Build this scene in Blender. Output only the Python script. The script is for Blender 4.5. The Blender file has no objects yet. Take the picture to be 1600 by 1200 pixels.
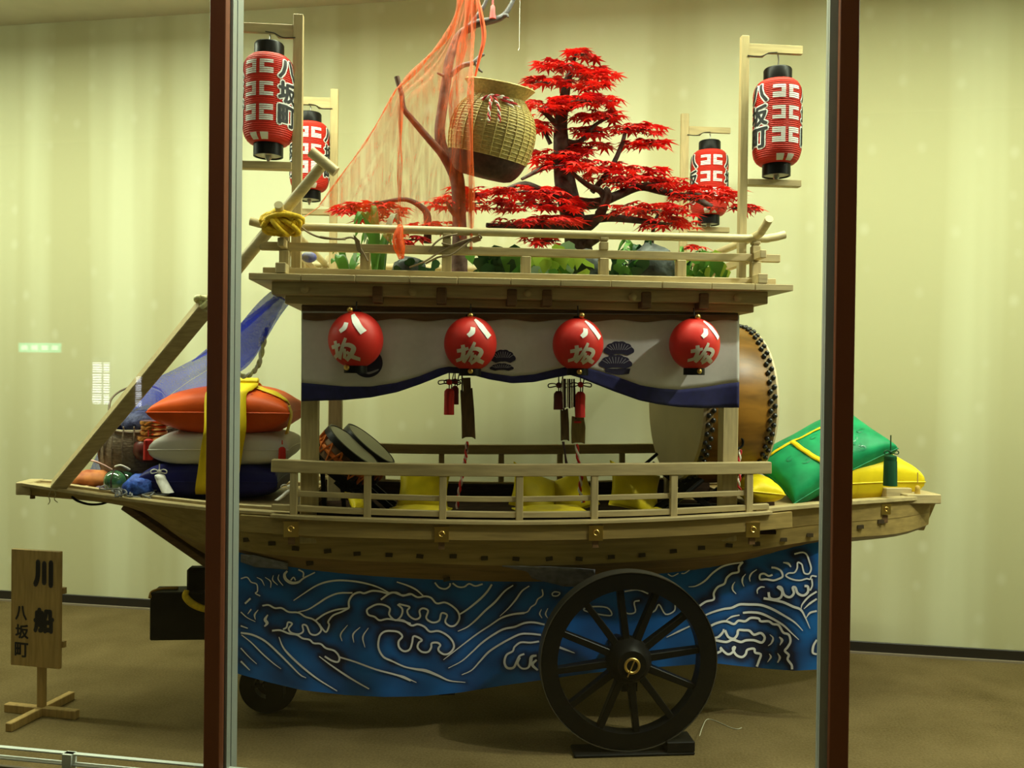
import bpy, bmesh, math, random
import numpy as np
from mathutils import Vector, Matrix, Euler, noise
random.seed(7)
SC = bpy.context.scene
COL = SC.collection
pi = math.pi

# ---------------------------------------------------------------- camera
F_PX, HC = 1350.0, 1.70
YAW, PITCH, ROLL = math.radians(9.5), math.radians(0.5), 0.012
CAM = Vector((0, 0, HC))
f0 = Vector((-math.sin(YAW), math.cos(YAW), 0))
r0 = Vector((math.cos(YAW), math.sin(YAW), 0))
Zv = Vector((0, 0, 1))
fw = (f0 * math.cos(PITCH) - Zv * math.sin(PITCH)).normalized()
up0 = r0.cross(fw).normalized()
rt = r0 * math.cos(ROLL) + up0 * math.sin(ROLL)
up = up0 * math.cos(ROLL) - r0 * math.sin(ROLL)
cam_d = bpy.data.cameras.new('camera')
cam_d.sensor_width = 36.0
cam_d.lens = 36.0 * F_PX / 1600.0
cam_d.clip_start = 0.05
cam_o = bpy.data.objects.new('camera', cam_d)
COL.objects.link(cam_o)
mw = Matrix.Identity(4)
for i in range(3):
    mw[i][0], mw[i][1], mw[i][2], mw[i][3] = rt[i], up[i], -fw[i], CAM[i]
cam_o.matrix_world = mw
SC.camera = cam_o

# ---------------------------------------------------------------- world, exposure, lamps
SC.view_settings.view_transform = 'Standard'
SC.view_settings.look = 'None'
SC.view_settings.gamma = 1.0
SC.view_settings.use_curve_mapping = False
SC.view_settings.exposure = 0.18
wd = bpy.data.worlds.new('world')
SC.world = wd
wd.use_nodes = True
wd.node_tree.nodes['Background'].inputs[0].default_value = (0.05, 0.05, 0.05, 1)
wd.node_tree.nodes['Background'].inputs[1].default_value = 0.3
GLASS_Y, WALL_Y, CEIL_Z, HALL_Y = 3.05, 5.68, 4.24, -2.6
X0, X1 = -9.0, 6.5
LAMP_COL = (0.91, 1.0, 0.71)
LAMPS = [(x, 3.85) for x in (-6.8, -5.45, -4.1, -2.75, -1.4, -0.05, 1.3, 2.65, 4.0, 5.35)]
for (lx, ly) in LAMPS:
    ld = bpy.data.lights.new('case_tube_light', 'AREA')
    ld.shape = 'RECTANGLE'; ld.size = 1.2; ld.size_y = 0.10
    ld.energy = 46; ld.color = LAMP_COL; ld.spread = 3.1
    lo = bpy.data.objects.new('case_tube_light', ld)
    lo.location = (lx, ly, CEIL_Z - 0.115)
    COL.objects.link(lo)
for lx in (-1.0,):  # added fill on the visitors' side, brightens the mullion fronts
    ld = bpy.data.lights.new('hall_fill_light', 'AREA')
    ld.shape = 'RECTANGLE'; ld.size = 1.2; ld.size_y = 0.3
    ld.energy = 6; ld.color = (1.0, 0.93, 0.8)
    lo = bpy.data.objects.new('hall_fill_light', ld)
    lo.location = (lx, 1.75, CEIL_Z - 0.105)
    COL.objects.link(lo)

SPOT, SPOT_AIM = Vector((2.55, 3.12, CEIL_Z - 0.16)), Vector((0.75, 4.25, 1.0))
ld = bpy.data.lights.new('spot_lamp_light', 'SPOT')
ld.energy = 260; ld.color = (0.97, 1.0, 0.84); ld.spot_size = math.radians(52); ld.spot_blend = 0.6; ld.shadow_soft_size = 0.06
lo = bpy.data.objects.new('spot_lamp_light', ld)
lo.location = SPOT + (SPOT_AIM - SPOT).normalized() * 0.09
lo.rotation_euler = (SPOT_AIM - SPOT).to_track_quat('-Z', 'Y').to_euler()
COL.objects.link(lo)

# ---------------------------------------------------------------- frames
D0, FYAW, W = 3.93, math.radians(5.0), 1.12
FO = f0 * D0
FU = (r0 * math.cos(FYAW) + f0 * math.sin(FYAW))
FV = (f0 * math.cos(FYAW) - r0 * math.sin(FYAW))
FM = Matrix(((FU.x, FV.x, 0, FO.x), (FU.y, FV.y, 0, FO.y), (0, 0, 1, 0), (0, 0, 0, 1)))
IM = Matrix.Identity(4)

def ray(px, py):
    return fw + rt * ((px - 800.0) / F_PX) - up * ((py - 600.0) / F_PX)
def FP(px, py, v):
    """photo measurement -> float frame (u, v, w) on the vertical plane v"""
    d = ray(px, py)
    t = (v - (CAM - FO).dot(FV)) / d.dot(FV)
    p = CAM + d * t
    return Vector(((p - FO).dot(FU), v, p.z))
def RP(px, py, y):
    d = ray(px, py)
    return CAM + d * (y / d.y)
def GP(px, py, z=0.0):
    d = ray(px, py)
    return CAM + d * ((z - HC) / d.z)
def SPX(v):
    return F_PX / (D0 + v)          # pixels per metre at depth v (near the middle)

# ---------------------------------------------------------------- mesh builder
def sm(pts, n=6):
    """Catmull-Rom through points"""
    pts = [Vector(p) for p in pts]
    if len(pts) < 3: return pts
    P = [pts[0] * 2 - pts[1]] + pts + [pts[-1] * 2 - pts[-2]]
    out = []
    for i in range(1, len(P) - 2):
        a, b, c, d = P[i - 1], P[i], P[i + 1], P[i + 2]
        for k in range(n):
            t = k / n
            out.append(0.5 * ((2 * b) + (c - a) * t + (2 * a - 5 * b + 4 * c - d) * t * t + (3 * b - a - 3 * c + d) * t ** 3))
    out.append(pts[-1])
    return out
def lerp(a, b, t): return a + (b - a) * t
def interp(x, xs, ys): return float(np.interp(x, xs, ys))
def perp(a):
    a = a.normalized()
    h = Vector((0, 0, 1)) if abs(a.z) < 0.9 else Vector((1, 0, 0))
    s = a.cross(h).normalized()
    return s, s.cross(a).normalized()

class MB:
    def __init__(s): s.v = []; s.f = []; s.c = None; s.uv = None
    def add(s, vs, fs):
        o = len(s.v); s.v += [Vector(p) for p in vs]; s.f += [tuple(i + o for i in f) for f in fs]; return s
    def box(s, lo, hi, m=None):
        x0, y0, z0 = lo; x1, y1, z1 = hi
        vs = [Vector(p) for p in ((x0, y0, z0), (x1, y0, z0), (x1, y1, z0), (x0, y1, z0), (x0, y0, z1), (x1, y0, z1), (x1, y1, z1), (x0, y1, z1))]
        if m is not None: vs = [m @ p for p in vs]
        return s.add(vs, [(0, 3, 2, 1), (4, 5, 6, 7), (0, 1, 5, 4), (1, 2, 6, 5), (2, 3, 7, 6), (3, 0, 4, 7)])
    def bar(s, p0, p1, w, h, upv=(0, 0, 1), w1=None, h1=None):
        """bar from p0 to p1; h along upv, w across"""
        p0, p1 = Vector(p0), Vector(p1); a = (p1 - p0).normalized(); u_ = Vector(upv)
        sd = a.cross(u_)
        if sd.length < 1e-4: sd = a.cross(Vector((1, 0, 0)))
        sd.normalize(); u_ = sd.cross(a).normalized()
        w1 = w if w1 is None else w1; h1 = h if h1 is None else h1
        vs = []
        for p, ww, hh in ((p0, w, h), (p1, w1, h1)):
            vs += [p - sd * ww / 2 - u_ * hh / 2, p + sd * ww / 2 - u_ * hh / 2, p + sd * ww / 2 + u_ * hh / 2, p - sd * ww / 2 + u_ * hh / 2]
        return s.add(vs, [(0, 1, 2, 3), (7, 6, 5, 4), (0, 4, 5, 1), (1, 5, 6, 2), (2, 6, 7, 3), (3, 7, 4, 0)])
    def path_bar(s, pts, w, h, upv=(0, 0, 1)):
        """rectangular section swept along a polyline; points are section centres"""
        pts = [Vector(p) for p in pts]; n = len(pts); vs = []; fs = []
        for i, p in enumerate(pts):
            a = (pts[min(i + 1, n - 1)] - pts[max(i - 1, 0)]).normalized(); sd = a.cross(Vector(upv)).normalized(); u_ = sd.cross(a)
            vs += [p - sd * w / 2 - u_ * h / 2, p + sd * w / 2 - u_ * h / 2, p + sd * w / 2 + u_ * h / 2, p - sd * w / 2 + u_ * h / 2]
        for i in range(n - 1):
            for k in range(4):
                a, b = i * 4 + k, i * 4 + (k + 1) % 4
                fs.append((a, a + 4, b + 4, b))
        fs += [(0, 1, 2, 3), tuple((n - 1) * 4 + k for k in (3, 2, 1, 0))]
        return s.add(vs, fs)
    def tube(s, pts, r, seg=8, caps=True):
        pts = [Vector(p) for p in pts]; n = len(pts)
        if n < 2: return s
        rs = r if isinstance(r, (list, tuple)) else [r] * n
        if len(rs) != n: rs = [float(np.interp(i / (n - 1), np.linspace(0, 1, len(rs)), rs)) for i in range(n)]
        vs = []; fs = []; prev = None
        for i, p in enumerate(pts):
            a = (pts[min(i + 1, n - 1)] - pts[max(i - 1, 0)])
            a = a.normalized() if a.length > 1e-9 else Vector((0, 0, 1))
            if prev is None: x = perp(a)[0]; y = a.cross(x)
            else:
                x = prev - a * prev.dot(a); x.normalize(); y = a.cross(x)
            prev = x
            for k in range(seg):
                t = 2 * pi * k / seg
                vs.append(p + (x * math.cos(t) + y * math.sin(t)) * rs[i])
        for i in range(n - 1):
            for k in range(seg):
                a, b = i * seg + k, i * seg + (k + 1) % seg
                fs.append((a, b, b + seg, a + seg))
        if caps:
            fs.append(tuple(range(seg - 1, -1, -1))); fs.append(tuple((n - 1) * seg + k for k in range(seg)))
        return s.add(vs, fs)
    def lathe(s, prof, o=(0, 0, 0), axis=(0, 0, 1), seg=24, cap0=True, cap1=True, a0=0.0):
        o = Vector(o); ax = Vector(axis).normalized()
        if abs(ax.z) > 0.999: x, y = Vector((1, 0, 0)), Vector((0, 1, 0)) if ax.z > 0 else Vector((0, -1, 0))
        else: x, y = perp(ax)
        if x.cross(y).dot(ax) < 0: y = -y
        vs = []; fs = []; n = len(prof)
        for r, h in prof:
            for k in range(seg):
                t = a0 + 2 * pi * k / seg
                vs.append(o + ax * h + (x * math.cos(t) + y * math.sin(t)) * r)
        for i in range(n - 1):
            for k in range(seg):
                a, b = i * seg + k, i * seg + (k + 1) % seg
                fs.append((a, b, b + seg, a + seg))
        if cap0: fs.append(tuple(range(seg - 1, -1, -1)))
        if cap1: fs.append(tuple((n - 1) * seg + k for k in range(seg)))
        return s.add(vs, fs)
    def ball(s, c, r, seg=12, rings=8, sc=(1, 1, 1)):
        prof = [(max(1e-4, math.sin(pi * i / rings)), -math.cos(pi * i / rings)) for i in range(rings + 1)]
        t = MB().lathe(prof, seg=seg)
        c = Vector(c)
        return s.add([c + Vector((p.x * r * sc[0], p.y * r * sc[1], p.z * r * sc[2])) for p in t.v], t.f)
    def grid(s, fn, nu, nv, closed=False):
        vs = [fn(i / nu, j / nv) for j in range(nv + 1) for i in range(nu + 1)]
        fs = [(j * (nu + 1) + i, j * (nu + 1) + i + 1, (j + 1) * (nu + 1) + i + 1, (j + 1) * (nu + 1) + i) for j in range(nv) for i in range(nu)]
        return s.add(vs, fs)
    def prism(s, poly, d):
        """poly: 3-D points of a planar outline, extruded by vector d"""
        n = len(poly); d = Vector(d); poly = [Vector(p) for p in poly]
        return s.add(poly + [p + d for p in poly], [tuple(range(n)), tuple(range(2 * n - 1, n - 1, -1))] + [(i, n + i, n + (i + 1) % n, (i + 1) % n) for i in range(n)])
    def tri(s): return len(s.f)
    def xf(s, m):
        s.v = [m @ p for p in s.v]; return s

# ---------------------------------------------------------------- objects
class Thing:
    pass
def to_mesh(name, mb, mt, base, smooth=None):
    me = bpy.data.meshes.new(name)
    b = Vector(base)
    me.from_pydata([tuple(p - b) for p in mb.v], [], mb.f)
    if mb.c is not None:
        at = me.color_attributes.new('Col', 'FLOAT_COLOR', 'POINT')
        at.data.foreach_set('color', np.asarray(mb.c, dtype=np.float32).ravel())
    bm = bmesh.new(); bm.from_mesh(me)
    if mb.c is None: bmesh.ops.recalc_face_normals(bm, faces=bm.faces)
    bm.to_mesh(me); bm.free()
    me.materials.append(mt)
    if smooth is not None:
        me.polygons.foreach_set('use_smooth', [True] * len(me.polygons))
        if smooth < 180: me.set_sharp_from_angle(angle=math.radians(smooth))
    me.update()
    return me
def tag(o, label=None, cat=None, group=None, kind=None):
    if label: o['label'] = label
    if cat: o['category'] = cat
    if group: o['group'] = group
    if kind: o['kind'] = kind
    return o
def thing(name, label, cat, base, frame=None, group=None, kind=None):
    frame = FM if frame is None else frame
    t = Thing(); t.base = Vector(base); t.frame = frame
    t.o = bpy.data.objects.new(name, None); COL.objects.link(t.o)
    t.o.empty_display_size = 0.1
    t.o.matrix_world = frame @ Matrix.Translation(t.base)
    tag(t.o, label, cat, group, kind)
    return t
def part(t, name, mb, mt, parent=None, label=None, smooth=None, bevel=0, solid=0, kind=None):
    me = to_mesh(name, mb, mt, t.base, smooth)
    o = bpy.data.objects.new(name, me); COL.objects.link(o)
    o.parent = parent if parent is not None else t.o
    mods(o, bevel, solid); tag(o, label, kind=kind)
    return o
def mods(o, bevel, solid):
    if solid:
        m = o.modifiers.new('solid', 'SOLIDIFY'); m.thickness = solid; m.offset = 0
    if bevel:
        m = o.modifiers.new('bevel', 'BEVEL'); m.width = bevel; m.segments = 1; m.limit_method = 'ANGLE'
def inst(t, name, me, m, parent=None):
    o = bpy.data.objects.new(name, me); COL.objects.link(o)
    o.parent = parent if parent is not None else t.o
    o.matrix_local = Matrix.Translation(-t.base) @ m
    return o
def solo(name, label, cat, mb, mt, frame=None, group=None, kind=None, smooth=None, bevel=0, solid=0):
    frame = FM if frame is None else frame
    n = len(mb.v); base = Vector((sum(p.x for p in mb.v) / n, sum(p.y for p in mb.v) / n, min(p.z for p in mb.v)))
    me = to_mesh(name, mb, mt, base, smooth)
    o = bpy.data.objects.new(name, me); COL.objects.link(o)
    o.matrix_world = frame @ Matrix.Translation(base)
    mods(o, bevel, solid); tag(o, label, cat, group, kind)
    t = Thing(); t.o = o; t.base = base; t.frame = frame
    return t

# ---------------------------------------------------------------- materials
def mat(name, col, rough=0.6, metal=0.0, spec=0.3, var=0.0, scale=12.0, stretch=(1, 1, 1), bump=0.0, col2=None, trans=0.0, attr=False, detail=3.0, coat=0.0, sheen=0.0):
    m = bpy.data.materials.new(name); m.use_nodes = True
    nt = m.node_tree; N = nt.nodes; L = nt.links; b = N['Principled BSDF']
    b.inputs['Base Color'].default_value = (*col, 1); b.inputs['Roughness'].default_value = rough
    b.inputs['Metallic'].default_value = metal; b.inputs['Specular IOR Level'].default_value = spec
    if coat: b.inputs['Coat Weight'].default_value = coat
    if sheen: b.inputs['Sheen Weight'].default_value = sheen
    m.diffuse_color = (*col, 1)
    if attr:
        a = N.new('ShaderNodeAttribute'); a.attribute_name = 'Col'; L.new(a.outputs['Color'], b.inputs['Base Color'])
    if var or bump or col2:
        tc = N.new('ShaderNodeTexCoord'); mp = N.new('ShaderNodeMapping'); mp.inputs['Scale'].default_value = stretch
        no = N.new('ShaderNodeTexNoise'); no.inputs['Scale'].default_value = scale; no.inputs['Detail'].default_value = detail
        L.new(tc.outputs['Object'], mp.inputs['Vector']); L.new(mp.outputs[0], no.inputs['Vector'])
        if (var or col2) and not attr:
            rp = N.new('ShaderNodeValToRGB')
            c1 = tuple(max(0, c * (1 - var)) for c in col); c2 = col2 if col2 else tuple(min(1, c * (1 + var)) for c in col)
            rp.color_ramp.elements[0].color = (*c1, 1); rp.color_ramp.elements[1].color = (*c2, 1)
            rp.color_ramp.elements[0].position = 0.3; rp.color_ramp.elements[1].position = 0.7
            L.new(no.outputs[0], rp.inputs[0]); L.new(rp.outputs[0], b.inputs['Base Color'])
        if bump:
            bp = N.new('ShaderNodeBump'); bp.inputs['Strength'].default_value = bump; bp.inputs['Distance'].default_value = 0.01
            L.new(no.outputs[0], bp.inputs['Height']); L.new(bp.outputs[0], b.inputs['Normal'])
    if trans:
        tr = N.new('ShaderNodeBsdfTranslucent'); mx = N.new('ShaderNodeMixShader'); mx.inputs[0].default_value = trans
        tr.inputs['Color'].default_value = (*col, 1)
        out = N['Material Output']; L.new(b.outputs[0], mx.inputs[1]); L.new(tr.outputs[0], mx.inputs[2]); L.new(mx.outputs[0], out.inputs['Surface'])
    return m
def net_mat(name, col, op, streak=(60, 6, 3), lo=.5, hi=1.7):
    """open woven net: threads cover a fraction of the area"""
    m = bpy.data.materials.new(name); m.use_nodes = True
    nt = m.node_tree; N = nt.nodes; L = nt.links; b = N['Principled BSDF']; out = N['Material Output']
    b.inputs['Base Color'].default_value = (*col, 1); b.inputs['Roughness'].default_value = 0.6
    tl = N.new('ShaderNodeBsdfTranslucent'); tl.inputs[0].default_value = (*col, 1)
    m1 = N.new('ShaderNodeMixShader'); m1.inputs[0].default_value = 0.4
    L.new(b.outputs[0], m1.inputs[1]); L.new(tl.outputs[0], m1.inputs[2])
    tp = N.new('ShaderNodeBsdfTransparent'); m2 = N.new('ShaderNodeMixShader')
    tc = N.new('ShaderNodeTexCoord'); mp = N.new('ShaderNodeMapping'); mp.inputs['Scale'].default_value = streak
    no = N.new('ShaderNodeTexNoise'); no.inputs['Scale'].default_value = 1.0; no.inputs['Detail'].default_value = 4
    mr = N.new('ShaderNodeMapRange'); mr.inputs['From Min'].default_value = 0.35; mr.inputs['From Max'].default_value = 0.7
    mr.inputs['To Min'].default_value = op * lo; mr.inputs['To Max'].default_value = min(1, op * hi)
    L.new(tc.outputs['Object'], mp.inputs[0]); L.new(mp.outputs[0], no.inputs['Vector']); L.new(no.outputs[0], mr.inputs[0])
    L.new(mr.outputs[0], m2.inputs[0]); L.new(tp.outputs[0], m2.inputs[1]); L.new(m1.outputs[0], m2.inputs[2])
    L.new(m2.outputs[0], out.inputs['Surface'])
    m.diffuse_color = (*col, 1)
    return m
def emit_mat(name, col, s):
    m = bpy.data.materials.new(name); m.use_nodes = True
    b = m.node_tree.nodes['Principled BSDF']
    b.inputs['Base Color'].default_value = (*col, 1); b.inputs['Emission Color'].default_value = (*col, 1); b.inputs['Emission Strength'].default_value = s
    return m

WOOD = mat('pale_wood', (0.44, 0.345, 0.17), 0.55, var=0.16, scale=5, stretch=(1.5, 14, 14), bump=0.05)
WOODV = mat('pale_wood_upright', (0.44, 0.345, 0.17), 0.55, var=0.16, scale=5, stretch=(14, 14, 1.5), bump=0.05)
WOODH = mat('hull_wood', (0.31, 0.215, 0.07), 0.55, var=0.22, scale=4, stretch=(1.0, 10, 12), bump=0.06)
DECKD = mat('shaded_deck_wood', (0.030, 0.016, 0.009), 0.8, spec=0.04, var=0.3, scale=6, stretch=(2, 12, 12))  # darkness inside the cabin is put into this wood colour
WOODD = mat('brown_wood', (0.16, 0.085, 0.035), 0.5, var=0.25, scale=6, stretch=(2, 12, 12), bump=0.05)
WOODS = mat('sign_wood', (0.40, 0.26, 0.09), 0.55, var=0.18, scale=6, stretch=(10, 10, 1.2), bump=0.04)
BAMBOO = mat('bamboo', (0.56, 0.47, 0.26), 0.4, var=0.12, scale=8, stretch=(2, 8, 8))
BLACK = mat('black_lacquer', (0.006, 0.0055, 0.005), 0.38, spec=0.12)
BLACKW = mat('black_painted_wood', (0.008, 0.007, 0.006), 0.55, spec=0.1, var=0.3, scale=20)
RED = mat('red_paper', (0.62, 0.030, 0.018), 0.55, trans=0.12)
REDR = mat('red_paper_round', (0.60, 0.022, 0.016), 0.45, trans=0.08)
WHITE = mat('white_paint', (0.80, 0.80, 0.78), 0.6)
INK = mat('black_ink', (0.016, 0.018, 0.022), 0.6)
BRASS = mat('brass', (0.75, 0.52, 0.16), 0.3, metal=1.0)
COPPER = mat('copper', (0.85, 0.36, 0.13), 0.25, metal=1.0)
STEEL = mat('steel_wire', (0.45, 0.45, 0.42), 0.35, metal=1.0)
NAVY = mat('navy_cloth', (0.012, 0.012, 0.085), 0.75, var=0.2, scale=30, sheen=0.2)
WCLOTH = mat('white_cloth', (0.66, 0.63, 0.58), 0.85, var=0.04, scale=40, trans=0.12)

# ================================================================ THE ROOM
def wall_mat():
    m = mat('wall_paper', (0.70, 0.66, 0.45), 0.8, spec=0.1)
    nt = m.node_tree; N = nt.nodes; L = nt.links; b = N['Principled BSDF']
    tc = N.new('ShaderNodeTexCoord')
    mp = N.new('ShaderNodeMapping'); mp.inputs['Scale'].default_value = (1.15, 1, 0.05)
    no = N.new('ShaderNodeTexNoise'); no.inputs['Scale'].default_value = 1.6; no.inputs['Detail'].default_value = 3
    L.new(tc.outputs['Object'], mp.inputs[0]); L.new(mp.outputs[0], no.inputs['Vector'])
    rp = N.new('ShaderNodeValToRGB')
    rp.color_ramp.elements[0].position = 0.44; rp.color_ramp.elements[0].color = (0.56, 0.53, 0.32, 1)
    rp.color_ramp.elements[1].position = 0.58; rp.color_ramp.elements[1].color = (0.69, 0.68, 0.46, 1)
    L.new(no.outputs[0], rp.inputs[0])
    mp2 = N.new('ShaderNodeMapping'); mp2.inputs['Scale'].default_value = (6.0, 1, 4.6)
    vo = N.new('ShaderNodeTexVoronoi'); vo.inputs['Randomness'].default_value = 0.45; vo.inputs['Scale'].default_value = 1.0
    L.new(tc.outputs['Object'], mp2.inputs[0]); L.new(mp2.outputs[0], vo.inputs['Vector'])
    mr = N.new('ShaderNodeMapRange'); mr.inputs['From Min'].default_value = 0.06; mr.inputs['From Max'].default_value = 0.25
    mr.inputs['To Min'].default_value = 0.6; mr.inputs['To Max'].default_value = 0.0
    L.new(vo.outputs['Distance'], mr.inputs[0])
    no2 = N.new('ShaderNodeTexNoise'); no2.inputs['Scale'].default_value = 1.1
    L.new(tc.outputs['Object'], no2.inputs['Vector'])
    mu = N.new('ShaderNodeMath'); mu.operation = 'MULTIPLY'; L.new(mr.outputs[0], mu.inputs[0]); L.new(no2.outputs[0], mu.inputs[1])
    mx = N.new('ShaderNodeMixRGB'); mx.inputs[2].default_value = (0.80, 0.79, 0.62, 1)
    L.new(mu.outputs[0], mx.inputs[0]); L.new(rp.outputs[0], mx.inputs[1]); L.new(mx.outputs[0], b.inputs['Base Color'])
    return m
def carpet_mat():
    m = mat('carpet', (0.2, 0.15, 0.07), 0.95, spec=0.05)
    nt = m.node_tree; N = nt.nodes; L = nt.links; b = N['Principled BSDF']
    tc = N.new('ShaderNodeTexCoord')
    n1 = N.new('ShaderNodeTexNoise'); n1.inputs['Scale'].default_value = 90; n1.inputs['Detail'].default_value = 4
    n2 = N.new('ShaderNodeTexNoise'); n2.inputs['Scale'].default_value = 3.0; n2.inputs['Detail'].default_value = 4
    for n in (n1, n2): L.new(tc.outputs['Object'], n.inputs['Vector'])
    ad = N.new('ShaderNodeMath'); ad.operation = 'ADD'; L.new(n1.outputs[0], ad.inputs[0]); L.new(n2.outputs[0], ad.inputs[1])
    rp = N.new('ShaderNodeValToRGB')
    rp.color_ramp.elements[0].position = 0.35; rp.color_ramp.elements[0].color = (0.095, 0.068, 0.026, 1)
    rp.color_ramp.elements[1].position = 0.68; rp.color_ramp.elements[1].color = (0.175, 0.127, 0.058, 1)
    mul = N.new('ShaderNodeMath'); mul.operation = 'MULTIPLY'; mul.inputs[1].default_value = 0.5; L.new(ad.outputs[0], mul.inputs[0])
    L.new(mul.outputs[0], rp.inputs[0]); L.new(rp.outputs[0], b.inputs['Base Color'])
    bp = N.new('ShaderNodeBump'); bp.inputs['Strength'].default_value = 0.5; bp.inputs['Distance'].default_value = 0.004
    L.new(n1.outputs[0], bp.inputs['Height']); L.new(bp.outputs[0], b.inputs['Normal'])
    return m
WALLM = wall_mat()
HALLM = mat('hall_plaster', (0.045, 0.040, 0.034), 0.85, var=0.08, scale=2)
CEILM = mat('ceiling_board', (0.74, 0.69, 0.58), 0.85, var=0.04, scale=6)
def struct(name, label, mb, mt, bevel=0):
    t = solo(name, label, None, mb, mt, frame=IM, kind='structure', bevel=bevel)
    return t
struct('floor', 'brown short-pile carpet floor under the float', MB().box((X0, HALL_Y, -0.1), (X1, WALL_Y, 0)), carpet_mat())
struct('wall_back', 'cream patterned wallpaper wall behind the float', MB().box((X0, WALL_Y, 0), (X1, WALL_Y + 0.1, CEIL_Z)), WALLM)
struct('ceiling', 'plain grey-beige ceiling', MB().box((X0, HALL_Y, CEIL_Z), (X1, WALL_Y, CEIL_Z + 0.1)), CEILM)
struct('wall_left', 'side wall at the left end of the display room', MB().box((X0 - 0.1, HALL_Y, 0), (X0, WALL_Y, CEIL_Z)), WALLM)
struct('wall_right', 'side wall at the right end of the display room', MB().box((X1, HALL_Y, 0), (X1 + 0.1, WALL_Y, CEIL_Z)), WALLM)
# baseboard
bbm = mat('baseboard_black', (0.02, 0.016, 0.013), 0.4)
struct('baseboard_back', 'black skirting board along the back wall', MB().box((X0, WALL_Y - 0.015, 0.0), (X1, WALL_Y, 0.072)), bbm, bevel=0.003)
struct('trim_1', 'thin grey carpet edge strip below the black skirting', MB().box((X0, WALL_Y - 0.035, 0.0), (X1, WALL_Y - 0.015, 0.012)), mat('edge_strip', (0.25, 0.2, 0.14), 0.6))

# hall wall behind the viewer, with the window and the exit sign whose reflections show in the glass
def mirror_pt(px, py, y=HALL_Y):
    g = RP(px, py, GLASS_Y); d = ray(px, py); d = Vector((d.x, -d.y, d.z))
    return g + d * ((y - GLASS_Y) / d.y)
wa, wb_ = mirror_pt(139, 566), mirror_pt(172, 632)
wc, we = mirror_pt(207, 588), mirror_pt(222, 636)
def hole_wall(x0, x1, y0, y1, z1, holes):
    mb = MB(); xs = x0
    for hx0, hx1, hz0, hz1 in holes:
        mb.box((xs, y0, 0), (hx0, y1, z1)); mb.box((hx0, y0, 0), (hx1, y1, hz0)); mb.box((hx0, y0, hz1), (hx1, y1, z1)); xs = hx1
    mb.box((xs, y0, 0), (x1, y1, z1))
    return mb
hs = [(min(a.x, b.x), max(a.x, b.x), min(a.z, b.z), max(a.z, b.z)) for a, b in ((wa, wb_), (wc, we))]
hs.sort()
struct('wall_front', 'dim hall wall behind the viewer', hole_wall(X0, X1, HALL_Y - 0.1, HALL_Y, CEIL_Z, hs), HALLM)
DAY = emit_mat('daylight_behind_blind', (0.92, 0.95, 1.0), 10.0)
for i, h in enumerate(hs):
    t = thing('window_%d' % (i + 2), ['bright hall window with closed slatted blind reflected in the glass', 'narrow bright hall window reflected beside the leaning oar'][i], None, ((h[0] + h[1]) / 2, HALL_Y, h[2]), IM, kind='structure')
    part(t, 'pane', MB().box((h[0], HALL_Y - 0.09, h[2]), (h[1], HALL_Y - 0.08, h[3])), DAY)
    fr = MB(); n = 3 if i == 0 else 2
    fm = mat('window_frame_grey', (0.25, 0.25, 0.25), 0.5)
    if i == 0:
        part(t, 'muntin', MB().box(((h[0] + h[1]) / 2 - 0.006, HALL_Y - 0.08, h[2]), ((h[0] + h[1]) / 2 + 0.006, HALL_Y - 0.06, h[3])), fm)
    for k in range(1, 4):
        z = lerp(h[2], h[3], k / 4)
        part(t, 'muntin', MB().box((h[0], HALL_Y - 0.08, z - 0.006), (h[1], HALL_Y - 0.06, z + 0.006)), fm)
    for k in range(17):
        z = lerp(h[2], h[3], (k + 0.5) / 17)
        part(t, 'blind_slat', MB().box((h[0], HALL_Y - 0.055, z - 0.004), (h[1], HALL_Y - 0.05, z + 0.004)), WHITE)
ea, eb = mirror_pt(34, 536), mirror_pt(100, 551)
ex0, ex1, ez0, ez1 = min(ea.x, eb.x), max(ea.x, eb.x), min(ea.z, eb.z), max(ea.z, eb.z)
t = thing('exit_sign', 'green lit exit sign, seen as a reflection at the far left', 'sign', ((ex0 + ex1) / 2, HALL_Y, ez0), IM)
part(t, 'housing', MB().box((ex0 - 0.01, HALL_Y, ez0 - 0.01), (ex1 + 0.01, HALL_Y + 0.03, ez1 + 0.01)), WHITE, bevel=0.004)
part(t, 'lit_face', MB().box((ex0, HALL_Y + 0.03, ez0), (ex1, HALL_Y + 0.034, ez1)), emit_mat('exit_green', (0.10, 0.85, 0.50), 6.5))
for k in range(4):
    cx = lerp(ex0, ex1, 0.14 + 0.24 * k); ww = (ex1 - ex0) * 0.075
    part(t, 'pictogram', MB().box((cx - ww, HALL_Y + 0.034, lerp(ez0, ez1, 0.25)), (cx + ww, HALL_Y + 0.036, lerp(ez0, ez1, 0.75))), emit_mat('exit_white', (0.7, 1, 0.85), 9.0))

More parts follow.
